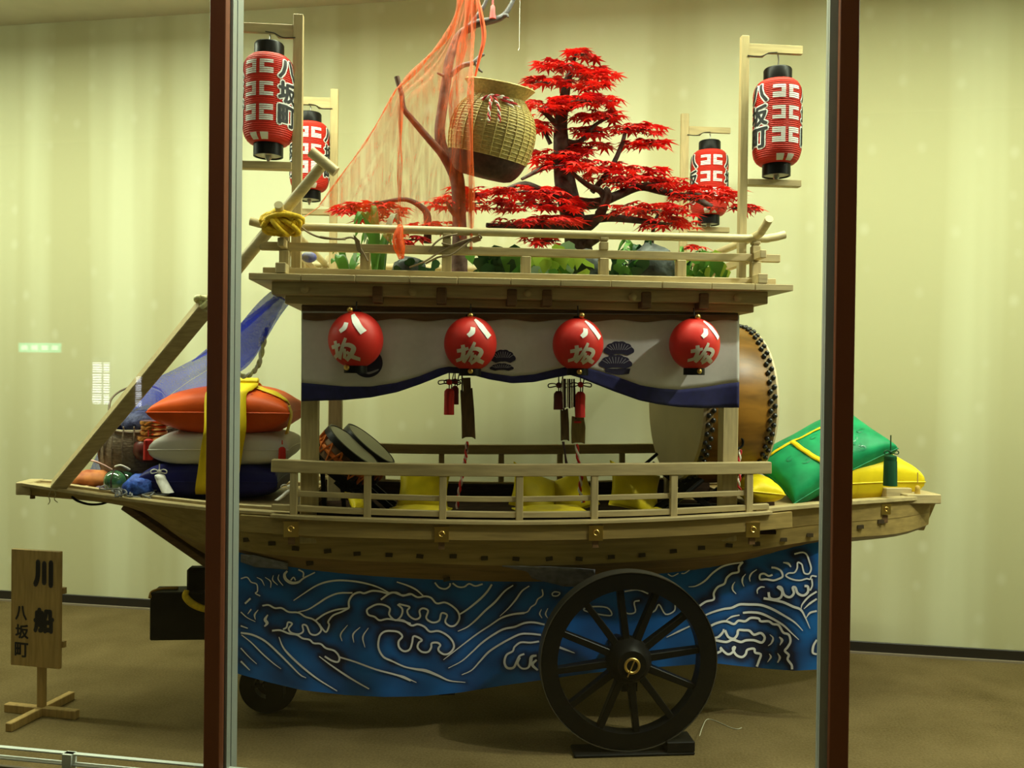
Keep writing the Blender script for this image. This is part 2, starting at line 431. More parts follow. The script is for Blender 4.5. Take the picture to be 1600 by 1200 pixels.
# lamps of the case, and the added fill lamp of the hall
fixm = mat('fixture_white', (0.7, 0.7, 0.68), 0.4)
for i, (lx, ly) in enumerate(LAMPS):
    t = thing('ceiling_light', 'white fluorescent fitting on the display ceiling, %s from the left' % ('first', 'second', 'third', 'fourth', 'fifth', 'sixth', 'seventh', 'eighth', 'ninth', 'tenth')[i], 'light fixture', (lx, ly, CEIL_Z), IM, group='fluorescent fittings above the display')
    part(t, 'housing', MB().box((lx - 0.62, ly - 0.08, CEIL_Z - 0.05), (lx + 0.62, ly + 0.08, CEIL_Z)), fixm, bevel=0.004)
    part(t, 'tube', MB().tube([(lx - 0.6, ly, CEIL_Z - 0.075), (lx + 0.6, ly, CEIL_Z - 0.075)], 0.014, 8), emit_mat('tube_glow', LAMP_COL, 14.0), smooth=60)
for lx in (-1.0,):  # housing for the added hall fill
    t = thing('hall_fill_lamp', 'added unseen fill lamp on the hall ceiling, lighting the window post fronts', 'light fixture', (lx, 1.75, CEIL_Z), IM)
    part(t, 'housing', MB().box((lx - 0.65, 1.57, CEIL_Z - 0.09), (lx + 0.65, 1.93, CEIL_Z)), fixm, bevel=0.004)

dsp = (SPOT_AIM - SPOT).normalized()
t = thing('spot_lamp', 'round spotlight on the display ceiling near the right window post', 'light fixture', (SPOT.x, SPOT.y, CEIL_Z), IM)
part(t, 'ceiling_arm', MB().tube([(SPOT.x, SPOT.y, CEIL_Z), SPOT], 0.012, 8), fixm, smooth=60)
part(t, 'lamp_can', MB().lathe([(0.03, -0.08), (0.05, -0.06), (0.055, 0.06), (0.05, 0.06), (0.045, -0.05)], SPOT, dsp, 24, True, False), fixm, smooth=40)

# ---------------------------------------------------------------- glass front: mullions, panes, base rail
BROWN = mat('mullion_brown', (0.24, 0.078, 0.038), 0.45, spec=0.35)
ALU = mat('mullion_grey', (0.33, 0.36, 0.34), 0.45, metal=0.2)
GASK = mat('black_gasket', (0.01, 0.01, 0.012), 0.5)
def glass_mat():
    m = bpy.data.materials.new('display_glass'); m.use_nodes = True
    nt = m.node_tree; N = nt.nodes; L = nt.links; N.remove(N['Principled BSDF'])
    tp = N.new('ShaderNodeBsdfTransparent'); tp.inputs[0].default_value = (0.985, 0.995, 0.985, 1)
    gl = N.new('ShaderNodeBsdfGlossy'); gl.inputs['Roughness'].default_value = 0.0
    lw = N.new('ShaderNodeLayerWeight'); lw.inputs[0].default_value = 0.5
    pw = N.new('ShaderNodeMath'); pw.operation = 'POWER'; pw.inputs[1].default_value = 5.0; L.new(lw.outputs['Facing'], pw.inputs[0])
    fr = N.new('ShaderNodeMath'); fr.operation = 'MULTIPLY_ADD'; fr.inputs[1].default_value = 0.9; fr.inputs[2].default_value = 0.028; L.new(pw.outputs[0], fr.inputs[0])
    mx = N.new('ShaderNodeMixShader')
    L.new(fr.outputs[0], mx.inputs[0]); L.new(tp.outputs[0], mx.inputs[1]); L.new(gl.outputs[0], mx.inputs[2])
    L.new(mx.outputs[0], N['Material Output'].inputs[0])
    return m
GLASS = glass_mat()
GY = GLASS_Y
la, lb = RP(330, 600, GY).x, RP(354.5, 600, GY).x
ra, rb = RP(1301, 600, GY).x, RP(1331, 600, GY).x
SILL = 0.20
def mullion(n, a, b, inner, ext, dep, lab):
    t = thing('trim_%d' % n, lab, None, ((a + b) / 2, GY, 0), IM, kind='structure')
    part(t, 'face_cover', MB().box((a, GY - 0.035, 0), (b, GY + 0.0, CEIL_Z)), BROWN, label='dark brown front face', bevel=0.002)
    part(t, 'gasket', MB().box((a + 0.004, GY, 0), (b - 0.004, GY + 0.012, CEIL_Z)), GASK)
    if inner > 0: x0, x1 = a + 0.002, b + ext
    else: x0, x1 = a - ext, b - 0.002
    part(t, 'inner_channel', MB().box((x0, GY + 0.012, 0), (x1, GY + dep * 0.45, CEIL_Z)), ALU, label='grey metal inner side')
    part(t, 'channel_groove', MB().box((x0 + 0.003, GY + dep * 0.45, 0), (x1 - 0.003, GY + dep * 0.52, CEIL_Z)), GASK)
    part(t, 'rear_channel', MB().box((x0, GY + dep * 0.52, 0), (x1, GY + dep, CEIL_Z)), ALU)
mullion(2, la, lb, 1, 0.006, 0.095, 'brown and grey window post left of the float cabin')
mullion(3, ra, rb, -1, 0.024, 0.075, 'brown and grey window post right of the drum')
for n, (a, b) in enumerate(((X0, la), (lb, ra), (rb, X1))):
    struct('window_1' if n == 0 else 'window_%d' % (n + 3), ['display glass pane left of the window posts', 'wide display glass pane in front of the float', 'display glass pane right of the window posts'][n],
           MB().box((a, GY - 0.012, SILL), (b, GY - 0.004, CEIL_Z)), GLASS)
WR = mat('white_rail', (0.62, 0.66, 0.62), 0.4)
zt = RP(0, 1166, GY + 0.03).z; zl = RP(0, 1181, GY + 0.03).z
t = thing('trim_4', 'white metal base rail along the foot of the glass', None, (-2.0, GY - 0.03, 0), IM, kind='structure')
part(t, 'top_bar', MB().box((X0, GY + 0.02, zt - 0.006), (X1, GY + 0.04, zt)), WR)
part(t, 'lower_bar', MB().box((X0, GY + 0.012, zl - 0.005), (X1, GY + 0.04, zl)), WR)
part(t, 'base_panel', MB().box((X0, GY - 0.03, 0), (X1, GY - 0.015, zt - 0.05)), mat('base_panel_brown', (0.16, 0.13, 0.09), 0.6))
xp = RP(93, 1185, GY - 0.03).x
for k in range(5):
    part(t, 'upright', MB().box((xp - 0.02 + k * 1.2, GY + 0.01, 0), (xp + 0.02 + k * 1.2, GY + 0.045, zt)), WR)

# ================================================================ THE FLOAT (wooden river boat on wheels)
fl = thing('festival_float', 'pale wooden boat-shaped festival float with roofed cabin and big black wheels', 'festival float', (0, W / 2, 0))
def rowspan(name, x0, x1, ytop, ybot, v, depth, mt=WOOD, bevel=0.003, parent=None):
    """beam along the float between photo x0..x1, top and bottom photo heights measured at the middle, near face at v"""
    a = FP(x0, ytop[0], v); b = FP(x1, ytop[1], v); c = FP(x0, ybot[0], v); d = FP(x1, ybot[1], v)
    zt_ = (a.z + b.z) / 2; zb_ = (c.z + d.z) / 2
    mb = MB().box(((a.x + c.x) / 2, v, zb_), ((b.x + d.x) / 2, v + depth, zt_))
    return part(fl, name, mb, mt, bevel=bevel), ((a.x + c.x) / 2, (b.x + d.x) / 2, zb_, zt_)

# --- roof plate made of boards running front to back
vE = -0.20
a = FP(388, 426, vE); b = FP(1240, 444.5, vE); c = FP(388, 436.5, vE); d = FP(1240, 454.5, vE)
ROOF_T = (a.z + b.z) / 2; ROOF_B = (c.z + d.z) / 2; RU0, RU1 = a.x, b.x
cuts = [RU0] + [FP(x, 445, vE).x for x in (470, 555, 640, 715, 798, 876, 955, 1035, 1112, 1180)] + [RU1]
for i in range(len(cuts) - 1):
    j = random.uniform(-0.0015, 0.0015)
    part(fl, 'roof_board', MB().box((cuts[i] + 0.0012, vE + j, ROOF_B), (cuts[i + 1] - 0.0012, W - vE + j, ROOF_T + j * 0.3)), WOOD, bevel=0.002)
# --- stepped eave beams under the plate
def tier(name, xl, xr, yb, v, mt):
    a = FP(xl, yb[0], v); b = FP(xr, yb[1], v); zb = (a.z + b.z) / 2
    return a.x, b.x, zb
tl = [('eave_beam', 424, 1200, (459, 475.5), -0.135, 0.09), ('eave_beam', 445, 1178, (474, 488.5), -0.075, 0.08)]
zprev = ROOF_B
for nm, xl, xr, yb, v, dep in tl:
    u0, u1, zb = tier(nm, xl, xr, yb, v, WOOD)
    vf = W - v
    part(fl, nm, MB().box((u0, v, zb), (u1, v + dep, zprev)), WOOD, bevel=0.003)
    part(fl, nm, MB().box((u0, vf - dep, zb), (u1, vf, zprev)), WOOD, bevel=0.003)
    part(fl, nm, MB().box((u0, v + dep, zb), (u0 + dep, vf - dep, zprev)), WOOD, bevel=0.003)
    part(fl, nm, MB().box((u1 - dep, v + dep, zb), (u1, vf - dep, zprev)), WOOD, bevel=0.003)
    zprev = zb
TIER_B = zprev
# brackets between the steps (dark blocks and stepped ends under the eave)
for x in (590, 690, 800, 855, 1010, 1100):
    p = FP(x, 470, -0.14)
    part(fl, 'bracket_block', MB().box((p.x - 0.022, -0.145, TIER_B + 0.005), (p.x + 0.022, -0.07, ROOF_B - 0.012)), WOODD, bevel=0.004)
for x, y in ((476, 452), (645, 456), (824, 458), (988, 464), (1152, 465)):
    p = FP(x, y, -0.137)
    part(fl, 'eave_boss', MB().lathe([(0.018, 0), (0.018, 0.008), (0.010, 0.014)], p, (0, -1, 0), 12), WOOD, smooth=40)
# lintel
a = FP(471, 492, -0.02); b = FP(1154, 496, -0.02); LU0, LU1 = a.x, b.x; LINT_B = (a.z + b.z) / 2 - 0.012
for v0 in (-0.02, W - 0.05):
    part(fl, 'lintel', MB().box((LU0, v0, LINT_B), (LU1, v0 + 0.07, TIER_B)), WOODD, bevel=0.003)
for u0 in (LU0, LU1 - 0.07):
    part(fl, 'lintel', MB().box((u0, 0.05, LINT_B), (u0 + 0.07, W - 0.05, TIER_B)), WOODD, bevel=0.003)
part(fl, 'cabin_ceiling', MB().box((LU0, 0.0, TIER_B - 0.002), (LU1, W, TIER_B + 0.012)), WOODD)
for x in (957, 742):
    p = FP(x, 512, -0.03)
    part(fl, 'lintel_tongue', MB().box((p.x - 0.02, -0.036, p.z - 0.02), (p.x + 0.02, -0.02, LINT_B + 0.03)), WOODD, bevel=0.003)

# --- hull geometry ------------------------------------------------
# near gunwale: (px, py, v) measured along the boat
GW = [(33, 757, .50), (110, 769, .40), (205, 782, .27), (325, 796, .12), (420, 803, .03), (500, 808, 0.0), (660, 813, 0.0), (830, 815, 0.0), (1000, 811, 0.0), (1150, 803, 0.0), (1240, 795, .05), (1325, 788, .12), (1455, 779, .33)]
gpts = sm([FP(*g) for g in GW], 6)
gu = [p.x for p in gpts]; gv = [p.y for p in gpts]; gz = [p.z for p in gpts]
def gun(u): return Vector((u, interp(u, gu, gv), interp(u, gu, gz)))
# lower line of the side plank and of the bottom plank
L1 = [(33, 771, .52), (205, 790, .33), (270, 828, .28), (325, 852, .20), (380, 860, .12), (440, 868, .06), (600, 878, .05), (830, 884, .05), (1019, 876, .05), (1144, 865, .05), (1278, 844, .12), (1400, 834, .24), (1455, 818, .36)]
L2 = [(33, 773, .535), (200, 792, .40), (270, 833, .42), (325, 868, .38), (380, 876, .30), (440, 890, .22), (600, 907, .20), (830, 915, .20), (1000, 905, .20), (1144, 886, .22), (1278, 853, .30), (1400, 838, .40), (1455, 820, .46)]
l1 = sm([FP(*g) for g in L1], 6); l2 = sm([FP(*g) for g in L2], 6)
US = [lerp(gu[0], gu[-1], i / 60) for i in range(61)]
def curve_at(pts, u): return Vector((u, interp(u, [p.x for p in pts], [p.y for p in pts]), interp(u, [p.x for p in pts], [p.z for p in pts])))
def mir(p): return Vector((p.x, W - p.y, p.z))
def strake(name, top, bot, thick, mt, us, far=True):
    for side in (0, 1) if far else (0,):
        vs = []; fs = []
        for u in us:
            t_, b_ = top(u), bot(u); inn = Vector((0, thick, 0))
            q = [t_, b_, b_ + inn, t_ + inn]
            vs += [mir(p) for p in q] if side else q
        n = len(us)
        for i in range(n - 1):
            for k in range(4):
                a_, b2 = i * 4 + k, i * 4 + (k + 1) % 4
                fs.append((a_, b2, b2 + 4, a_ + 4))
        fs += [(0, 3, 2, 1), tuple((n - 1) * 4 + k for k in range(4))]
        part(fl, name, MB().add(vs, fs), mt, smooth=35)
mid = lambda u: lerp(gun(u), curve_at(l1, u), 0.52)
GUNW = lambda u: gun(u)
strake('side_plank', GUNW, lambda u: mid(u), 0.03, WOODH, US)
strake('side_plank', lambda u: mid(u) + Vector((0, 0.002, -0.001)), lambda u: curve_at(l1, u), 0.03, WOODH, US)
HB = mat('hull_bottom_wood', (0.25, 0.155, 0.045), 0.55, var=0.25, scale=4, stretch=(1, 10, 12), bump=0.05)
strake('bottom_plank', lambda u: curve_at(l1, u) + Vector((0, 0.004, -0.001)), lambda u: curve_at(l2, u), 0.03, HB, US)
mb = MB(); vs = []
for u in US:
    p = curve_at(l2, u); vs += [p + Vector((0, .02, 0)), mir(p) - Vector((0, .02, 0)), mir(p) + Vector((0, -.02, .02)), p + Vector((0, .02, .02))]
fs = []
for i in range(len(US) - 1):
    for k in range(4):
        a_, b2 = i * 4 + k, i * 4 + (k + 1) % 4; fs.append((a_, b2, b2 + 4, a_ + 4))
fs += [(0, 3, 2, 1), tuple((len(US) - 1) * 4 + k for k in range(4))]
part(fl, 'keel_floor', mb.add(vs, fs), HB)
# stern transom and bow cap
e = gun(gu[-1]); e1 = curve_at(l2, gu[-1])
part(fl, 'transom', MB().prism([(e.x, e.y - .02, e.z + 0.01), (e.x, W - e.y + .02, e.z + 0.01), (e.x, W - e1.y, e1.z - .005), (e.x, e1.y, e1.z - .005)], (0.03, 0, 0)), WOOD, bevel=0.003)
e = gun(gu[0])
part(fl, 'bow_cap', MB().box((e.x - 0.02, e.y - 0.015, e.z - 0.05), (e.x + 0.05, W - e.y + 0.015, e.z + 0.012)), WOOD, bevel=0.004)
# dark wedge piece at the stern underside
# gunwale cap rail (thin plank on top of the sides)
def strip_along(name, u0, u1, off_v, w_, z0, h_, mt, n=24, far=True, fn=None):
    fn = fn or gun
    for side in (0, 1) if far else (0,):
        pts = [fn(lerp(u0, u1, i / n)) + Vector((0, off_v, z0)) for i in range(n + 1)]
        if side: pts = [mir(p) for p in pts]
        part(fl, name, MB().path_bar(pts, w_, h_), mt, smooth=35, bevel=0.002)
uA = FP(430, 804, 0).x; uB = FP(1203, 800, 0).x
strip_along('gunwale_cap', gu[0] + 0.02, FP(455, 800, 0.02).x, 0.012, 0.05, 0.004, 0.016, WOOD)
strip_along('gunwale_cap', FP(1180, 798, 0).x, gu[-1], 0.012, 0.055, 0.008, 0.02, WOOD)
# outer wale plank with stepped end
ws0 = FP(376, 800, 0.04).x; ws1 = FP(1236, 800, 0.03).x
def wale_c(u): return gun(u) + Vector((0, -0.018, -0.045))
strip_along('wale_plank', ws0, ws1, 0, 0.022, 0, 0.075, WOODH, fn=wale_c)
def walec2(u): return gun(u) + Vector((0, -0.022, 0.0))
strip_along('wale_cap', FP(425, 804, 0).x, FP(1203, 800, 0).x, 0, 0.05, 0, 0.016, WOOD, fn=walec2)
# bow under-stem timber
p0, p1 = FP(196, 790, W / 2 - .06), FP(332, 884, W / 2 - .12)
for s_ in (0, 1):
    q0, q1 = (p0, p1) if s_ == 0 else (mir(p0), mir(p1))
    part(fl, 'stem_timber', MB().bar(q0, q1, 0.06, 0.035), WOODD, bevel=0.003)
# nail plugs
npm = to_mesh('nail_plug', MB().box((-0.016, -0.006, -0.009), (0.016, 0.004, 0.009)), mat('plug_dark', (0.05, 0.032, 0.012), 0.7), (0, 0, 0))
for x, y in ((386, 843), (425, 849), (462, 857), (512, 861), (558, 865), (608, 867), (656, 869), (708, 869), (757, 872), (806, 873), (858, 873), (905, 873), (955, 870), (1003, 867), (1052, 861), (1096, 856), (1139, 852), (1182, 850), (1224, 843), (1265, 836), (1344, 823), (1376, 815), (484, 880), (698, 905)):
    v = interp(FP(x, y, 0.03).x, [p.x for p in l1], [p.y for p in l1])
    u = FP(x, y, v).x
    g_, l_ = gun(u), curve_at(l1, u)
    if y in (880, 905):
        g_, l_ = curve_at(l1, u), curve_at(l2, u)
    z = FP(x, y, v).z; t_ = min(1, max(0, (g_.z - z) / max(1e-5, g_.z - l_.z)))
    vv = lerp(g_.y, l_.y, t_); p = FP(x, y, vv)
    inst(fl, 'nail_plug', npm, Matrix.Translation(p) @ Matrix.Rotation(random.uniform(-.15, .15), 4, 'Y'))
# brass corner plates with hook
plm = to_mesh('brass_plate', MB().box((-0.032, -0.006, -0.034), (0.032, 0, 0.034)).box((-0.034, -0.008, 0.03), (0.034, 0.01, 0.036)), BRASS, (0, 0, 0))
hkm = to_mesh('plate_hook', MB().tube([Vector((0.012 * math.cos(t_ / 10 * 5), -0.01, 0.004 + 0.012 * math.sin(t_ / 10 * 5))) for t_ in range(11)], 0.0035, 6), BRASS, (0, 0, 0), smooth=60)
for x, y, s_ in ((455, 827, 1), (690, 835, 1), (931, 833, 1), (1176, 828, 1), (1384, 796, .75)):
    v = wale_c(FP(x, y, 0).x).y - 0.0115 if x < 1200 else gun(FP(x, y, .2).x).y - 0.006
    p = FP(x, y, v)
    o = inst(fl, 'brass_plate', plm, Matrix.Translation(p) @ Matrix.Scale(s_, 4))
    h = bpy.data.objects.new('plate_hook', hkm); COL.objects.link(h); h.parent = o
    part(fl, 'plate_tongue', MB().box((p.x - 0.014, v + 0.004, p.z - 0.068), (p.x + 0.014, v + 0.016, p.z - 0.03)), WOODD)

# --- decks
DECK = FP(800, 800, 0).z - 0.095
uD0, uD1 = FP(455, 800, 0.03).x, FP(1215, 800, 0.03).x
nb = 7
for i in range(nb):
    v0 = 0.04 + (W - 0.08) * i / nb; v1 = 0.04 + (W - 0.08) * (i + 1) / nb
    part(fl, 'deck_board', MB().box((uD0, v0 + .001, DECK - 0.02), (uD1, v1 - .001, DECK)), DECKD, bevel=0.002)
# bow deck boards (follow the taper), and stern deck boards
def taper_deck(us, zoff, rows, mt):
    for r in range(rows):
        mb = MB(); vs = []
        for u in us:
            g_ = gun(u); y0 = g_.y + 0.02; y1 = W - g_.y - 0.02
            va, vb = lerp(y0, y1, r / rows) + .001, lerp(y0, y1, (r + 1) / rows) - .001
            z = g_.z + zoff
            vs += [Vector((u, va, z)), Vector((u, vb, z)), Vector((u, vb, z - .018)), Vector((u, va, z - .018))]
        fs = []
        for i in range(len(us) - 1):
            for k in range(4):
                a_, b2 = i * 4 + k, i * 4 + (k + 1) % 4; fs.append((a_, b2, b2 + 4, a_ + 4))
        fs += [(0, 3, 2, 1), tuple((len(us) - 1) * 4 + k for k in range(4))]
        part(fl, 'deck_board', mb.add(vs, fs), mt)
BOWW = mat('bow_deck_wood', (0.33, 0.24, 0.11), 0.6, var=0.2, scale=5, stretch=(1.5, 12, 12))
taper_deck([lerp(gu[0] + .03, uD0, i / 12) for i in range(13)], 0.002, 5, BOWW)
taper_deck([lerp(uD1, gu[-1], i / 8) for i in range(9)], -0.02, 5, BOWW)
BOWZ = lambda u: gun(u).z + 0.002
# raised inner ledge along the bow gunwale and the stepped stern piece
for s_ in (0, 1):
    pts = [gun(lerp(gu[0] + .2, uD0 - .02, i / 10)) + Vector((0, 0.075, 0.014)) for i in range(11)]
    if s_: pts = [mir(p) for p in pts]
    part(fl, 'bow_ledge', MB().path_bar(pts, 0.03, 0.02), WOOD, bevel=0.002)
p = FP(1412, 777, .30); q = FP(1456, 777, .34)
part(fl, 'stern_cap', MB().box((p.x, .27, p.z - 0.03), (q.x + 0.01, W - .27, p.z + 0.018)), WOOD, bevel=0.004)
p = FP(1385, 772, .33); q = FP(1425, 772, .33)
part(fl, 'stern_ledge', MB().box((p.x, .33, p.z - .02), (q.x, W - .33, p.z + 0.03)), WOOD, bevel=0.003)
# peg and string under the bow tip
p = FP(51, 768, .52)
part(fl, 'bow_peg', MB().lathe([(0.012, -0.035), (0.012, 0.02)], p, (0, 0, 1), 10), WOODD, smooth=40)

# --- lower railings (near and far)
def rail_line(pts, v): return sm([FP(x, y, v) for x, y in pts], 8)
vR = 0.005
top = rail_line([(425, 727), (600, 733), (800, 734.5), (1000, 733), (1203, 730.5)], vR)
midr = rail_line([(458, 771), (640, 777.5), (800, 780), (1000, 776), (1170, 770)], vR)
low = rail_line([(425, 792), (600, 800), (800, 804), (1000, 801), (1200, 791)], vR)
RAILH = 0.055
for s_ in (0, 1):
    mt = WOOD
    f = (lambda p: p) if s_ == 0 else mir
    part(fl, 'hand_rail', MB().path_bar([f(p) for p in top], 0.045, RAILH), mt, bevel=0.003)
    part(fl, 'middle_rail', MB().path_bar([f(p) for p in midr], 0.018, 0.024), mt, bevel=0.002)
    part(fl, 'bottom_rail', MB().path_bar([f(p) for p in low], 0.03, 0.026), mt, bevel=0.002)
    for x in (459.5, 574.5, 692, 811.5, 928.5, 1052, 1169.5):
        u = FP(x, 765, vR).x
        zt_ = curve_at(top, u).z - RAILH / 2; zb_ = gun(u).z - 0.01
        p0 = Vector((u, vR - .004, zb_)); p1 = Vector((u, vR - .004, zt_))
        part(fl, 'railing_post', MB().bar(f(p0), f(p1), 0.032, 0.03, (0, 1, 0)), WOODV, bevel=0.002)
# inner bulwark boards (inner face of the sides, shade put into the colour)
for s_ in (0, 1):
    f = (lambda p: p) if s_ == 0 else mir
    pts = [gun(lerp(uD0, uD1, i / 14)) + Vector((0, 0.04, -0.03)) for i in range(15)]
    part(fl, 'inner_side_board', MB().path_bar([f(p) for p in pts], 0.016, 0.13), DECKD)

# --- cabin pillars
PW = 0.074
for u0 in (FP(470, 640, 0.03).x, FP(1130, 640, 0.03).x):
    for v0 in (0.03, W - 0.03 - PW):
        part(fl, 'cabin_pillar', MB().box((u0, v0, DECK - 0.05), (u0 + PW, v0 + PW, LINT_B)), WOODV, bevel=0.003)

# --- roof balustrade
vB = -0.10
a = FP(412, 415, vB); b = FP(1210, 430, vB); c = FP(412, 425, vB); d = FP(1210, 441, vB)
zb1 = ROOF_T + 0.034
cu0, cu1 = FP(445, 400, vB).x, FP(1180, 410, vB).x
ends = [(vB, 1), (W - vB, -1)]
ex = 0.10
for vv in (vB, W - vB):
    part(fl, 'base_rail', MB().box((a.x, vv - .022, ROOF_T), (b.x, vv + .022, zb1)), WOOD, bevel=0.003)
for uu in (cu0, cu1):
    part(fl, 'base_rail', MB().box((uu - .022, vB - ex, ROOF_T + .002), (uu + .022, W - vB + ex, zb1 + .012)), WOOD, bevel=0.003)
zm = (FP(800, 388, vB).z + FP(800, 400, vB).z) / 2
m0, m1 = FP(407, 380, vB).x, FP(1218, 400, vB).x
for vv in (vB, W - vB):
    part(fl, 'roof_middle_rail', MB().box((m0, vv - .014, zm - .018), (m1, vv + .014, zm + .018)), WOOD, bevel=0.003)
for uu in (cu0, cu1):
    part(fl, 'roof_middle_rail', MB().box((uu - .014, vB - ex, zm - .012), (uu + .014, W - vB + ex, zm + .024)), WOOD, bevel=0.003)
ztop = FP(800, 363, vB).z
for vv in (vB, W - vB):
    e0, e1 = FP(391, 350, vB).x, FP(1226, 370, vB).x
    pts = sm([(e0, vv, ztop + .018), (e0 + .07, vv, ztop + .004), (e0 + .2, vv, ztop), ((e0 + e1) / 2, vv, ztop - .002), (e1 - .2, vv, ztop), (e1 - .07, vv, ztop + .006), (e1, vv, ztop + .022)], 5)
    part(fl, 'round_top_rail', MB().tube(pts, 0.0185, 12), BAMBOO, smooth=60)
for uu in (cu0, cu1):
    z2 = ztop + .012
    pts = sm([(uu, vB - .16, z2 + .05), (uu, vB - .09, z2 + .018), (uu, vB + .02, z2), (uu, W / 2, z2), (uu, W - vB - .02, z2), (uu, W - vB + .09, z2 + .02), (uu, W - vB + .16, z2 + .05)], 5)
    part(fl, 'round_top_rail', MB().tube(pts, 0.0185, 12), BAMBOO, smooth=60)
for k, x in enumerate((445, 571, 698, 821.5, 943, 1063.5, 1180)):
    u = FP(x, 405, vB).x; tall = k in (0, 2, 4, 6)
    for vv in (vB, W - vB):
        mb = MB().box((u - .0215, vv - .02, zb1 - .002), (u + .0215, vv + .02, zm - .018))
        if tall:
            mb.box((u - .019, vv - .018, zm + .018), (u + .019, vv + .018, ztop - .034))
            mb.box((u - .015, vv - .015, ztop - .034), (u + .015, vv + .015, ztop - .027))
            mb.box((u - .019, vv - .018, ztop - .027), (u + .019, vv + .018, ztop - .012))
        part(fl, 'balustrade_post', mb, WOODV, bevel=0.003)
for uu in (cu0, cu1):
    for t_ in (0.33, 0.67):
        vv = lerp(vB, W - vB, t_)
        part(fl, 'balustrade_post', MB().box((uu - .02, vv - .02, zb1), (uu + .02, vv + .02, zm - .012)), WOODV, bevel=0.003)

# --- wheels, axle, draw beam
def wheel(uc, vc, zc, R, wid, nsp, name='wheel', big=True):
    o = thing  # noqa
    ax = Vector((0, 1, 0)); c = Vector((uc, vc, zc))
    rim = MB().lathe([(R - .075, -wid / 2), (R - .004, -wid / 2), (R, -wid / 2 + .006), (R, wid / 2 - .006), (R - .004, wid / 2), (R - .075, wid / 2), (R - .075, -wid / 2)], c, ax, 64, False, False)
    root = part(fl, name, rim, BLACK, smooth=35)
    if big:
        part(fl, 'iron_tyre', MB().lathe([(R, -wid / 2 - .002), (R + .004, -wid / 2 - .002), (R + .004, wid / 2 + .002), (R, wid / 2 + .002), (R, -wid / 2 - .002)], c, ax, 64, False, False), mat('tyre_iron', (0.10, 0.09, 0.07), 0.4, metal=0.6), parent=root, smooth=35)
    hubr = 0.105 if big else 0.03
    hl = wid / 2 + (.05 if big else .01)
    part(fl, 'hub', MB().lathe([(hubr * .55, -hl), (hubr * .62, -hl), (hubr * .7, -hl + .01), (hubr, -wid * .3), (hubr, wid * .3), (hubr * .7, hl - .01), (hubr * .55, hl)], c, ax, 32), BLACK, parent=root, smooth=40)
    for k in range(nsp):
        t_ = 2 * pi * k / nsp + .13
        d_ = Vector((math.cos(t_), 0, math.sin(t_)))
        part(fl, 'spoke', MB().bar(c + d_ * hubr * .8, c + d_ * (R - .06), 0.034 if big else .02, 0.05 if big else .02, (0, 1, 0), 0.028 if big else .02, 0.04 if big else .02), BLACK, parent=root, bevel=0.003)
    if big:
        part(fl, 'axle_ring', MB().tube([c + Vector((.031 * math.cos(t_ / 24 * 2 * pi), -hl - .004, .031 * math.sin(t_ / 24 * 2 * pi))) for t_ in range(25)], 0.0065, 8), BRASS, parent=root, label='brass ring on the axle end', smooth=60)
        part(fl, 'axle_pin', MB().tube([c + Vector((.012, -hl - .008, .032)), c + Vector((-.022, -hl - .008, -.048))], 0.003, 6), BRASS, parent=root)
    return root
vW = -0.06
wc_ = FP(981, 1030, vW)
RW = wc_.z - 0.045
RW = 0.402
wz = RW + 0.018
wc_ = Vector((wc_.x, vW, wz))
wheel(wc_.x, vW, wz, RW, 0.07, 12)
wheel(wc_.x, W - vW, wz, RW, 0.07, 12)
part(fl, 'axle', MB().tube([(wc_.x, vW, wz), (wc_.x, W - vW, wz)], 0.04, 12), BLACK, smooth=60)
sw = FP(420, 1060, .50)
for vv in (.50, W - .50):
    wheel(sw.x, vv, 0.142, 0.142, 0.05, 4, name='front_wheel', big=False)
part(fl, 'front_axle', MB().tube([(sw.x, .47, .142), (sw.x, W - .47, .142)], 0.02, 10), BLACK, smooth=60)
# under-carriage frame
for vv in (.34, W - .34):
    part(fl, 'chassis_beam', MB().box((FP(352, 960, .3).x, vv - .04, .55), (FP(1180, 960, .3).x, vv + .04, .66)), BLACKW, bevel=0.004)
for x in (430, 700, 985):
    u = FP(x, 960, .3).x
    part(fl, 'chassis_post', MB().box((u - .04, .30, .14), (u + .04, .38, .80)), BLACKW)
    part(fl, 'chassis_post', MB().box((u - .04, W - .38, .14), (u + .04, W - .30, .80)), BLACKW)
# draw beam at the front
bv = 0.36
a = FP(234, 926, bv); b = FP(330, 1000, bv)
part(fl, 'draw_beam', MB().box((a.x, bv, b.z), (b.x + .35, bv + .13, a.z)), BLACKW, bevel=0.006)
a2 = FP(291, 888, bv + .05); b2 = FP(330, 915, bv + .05)
part(fl, 'draw_beam_block', MB().box((a2.x, bv + .05, b2.z - .03), (b2.x + .35, bv + .12, a2.z)), BLACKW, bevel=0.012)
YROPE = mat('yellow_rope', (0.72, 0.50, 0.02), 0.75, var=0.2, scale=60, bump=0.3)
pts = sm([FP(234, 934, bv - .004), FP(238, 925, bv + .02), FP(255, 920, bv + .06), FP(278, 919, bv + .06)], 6)
part(fl, 'beam_rope', MB().tube(pts, 0.008, 8), mat('ochre_rope', (0.35, 0.2, 0.03), 0.8), smooth=60)
pts = sm([FP(292, 922, bv - .005), FP(290, 932, bv - .012), FP(300, 943, bv - .012), FP(318, 951, bv - .012), FP(345, 955, bv - .012)], 6)
part(fl, 'beam_rope', MB().tube(pts, [0.012, 0.017, 0.018, 0.016, 0.015], 8), YROPE, smooth=60)
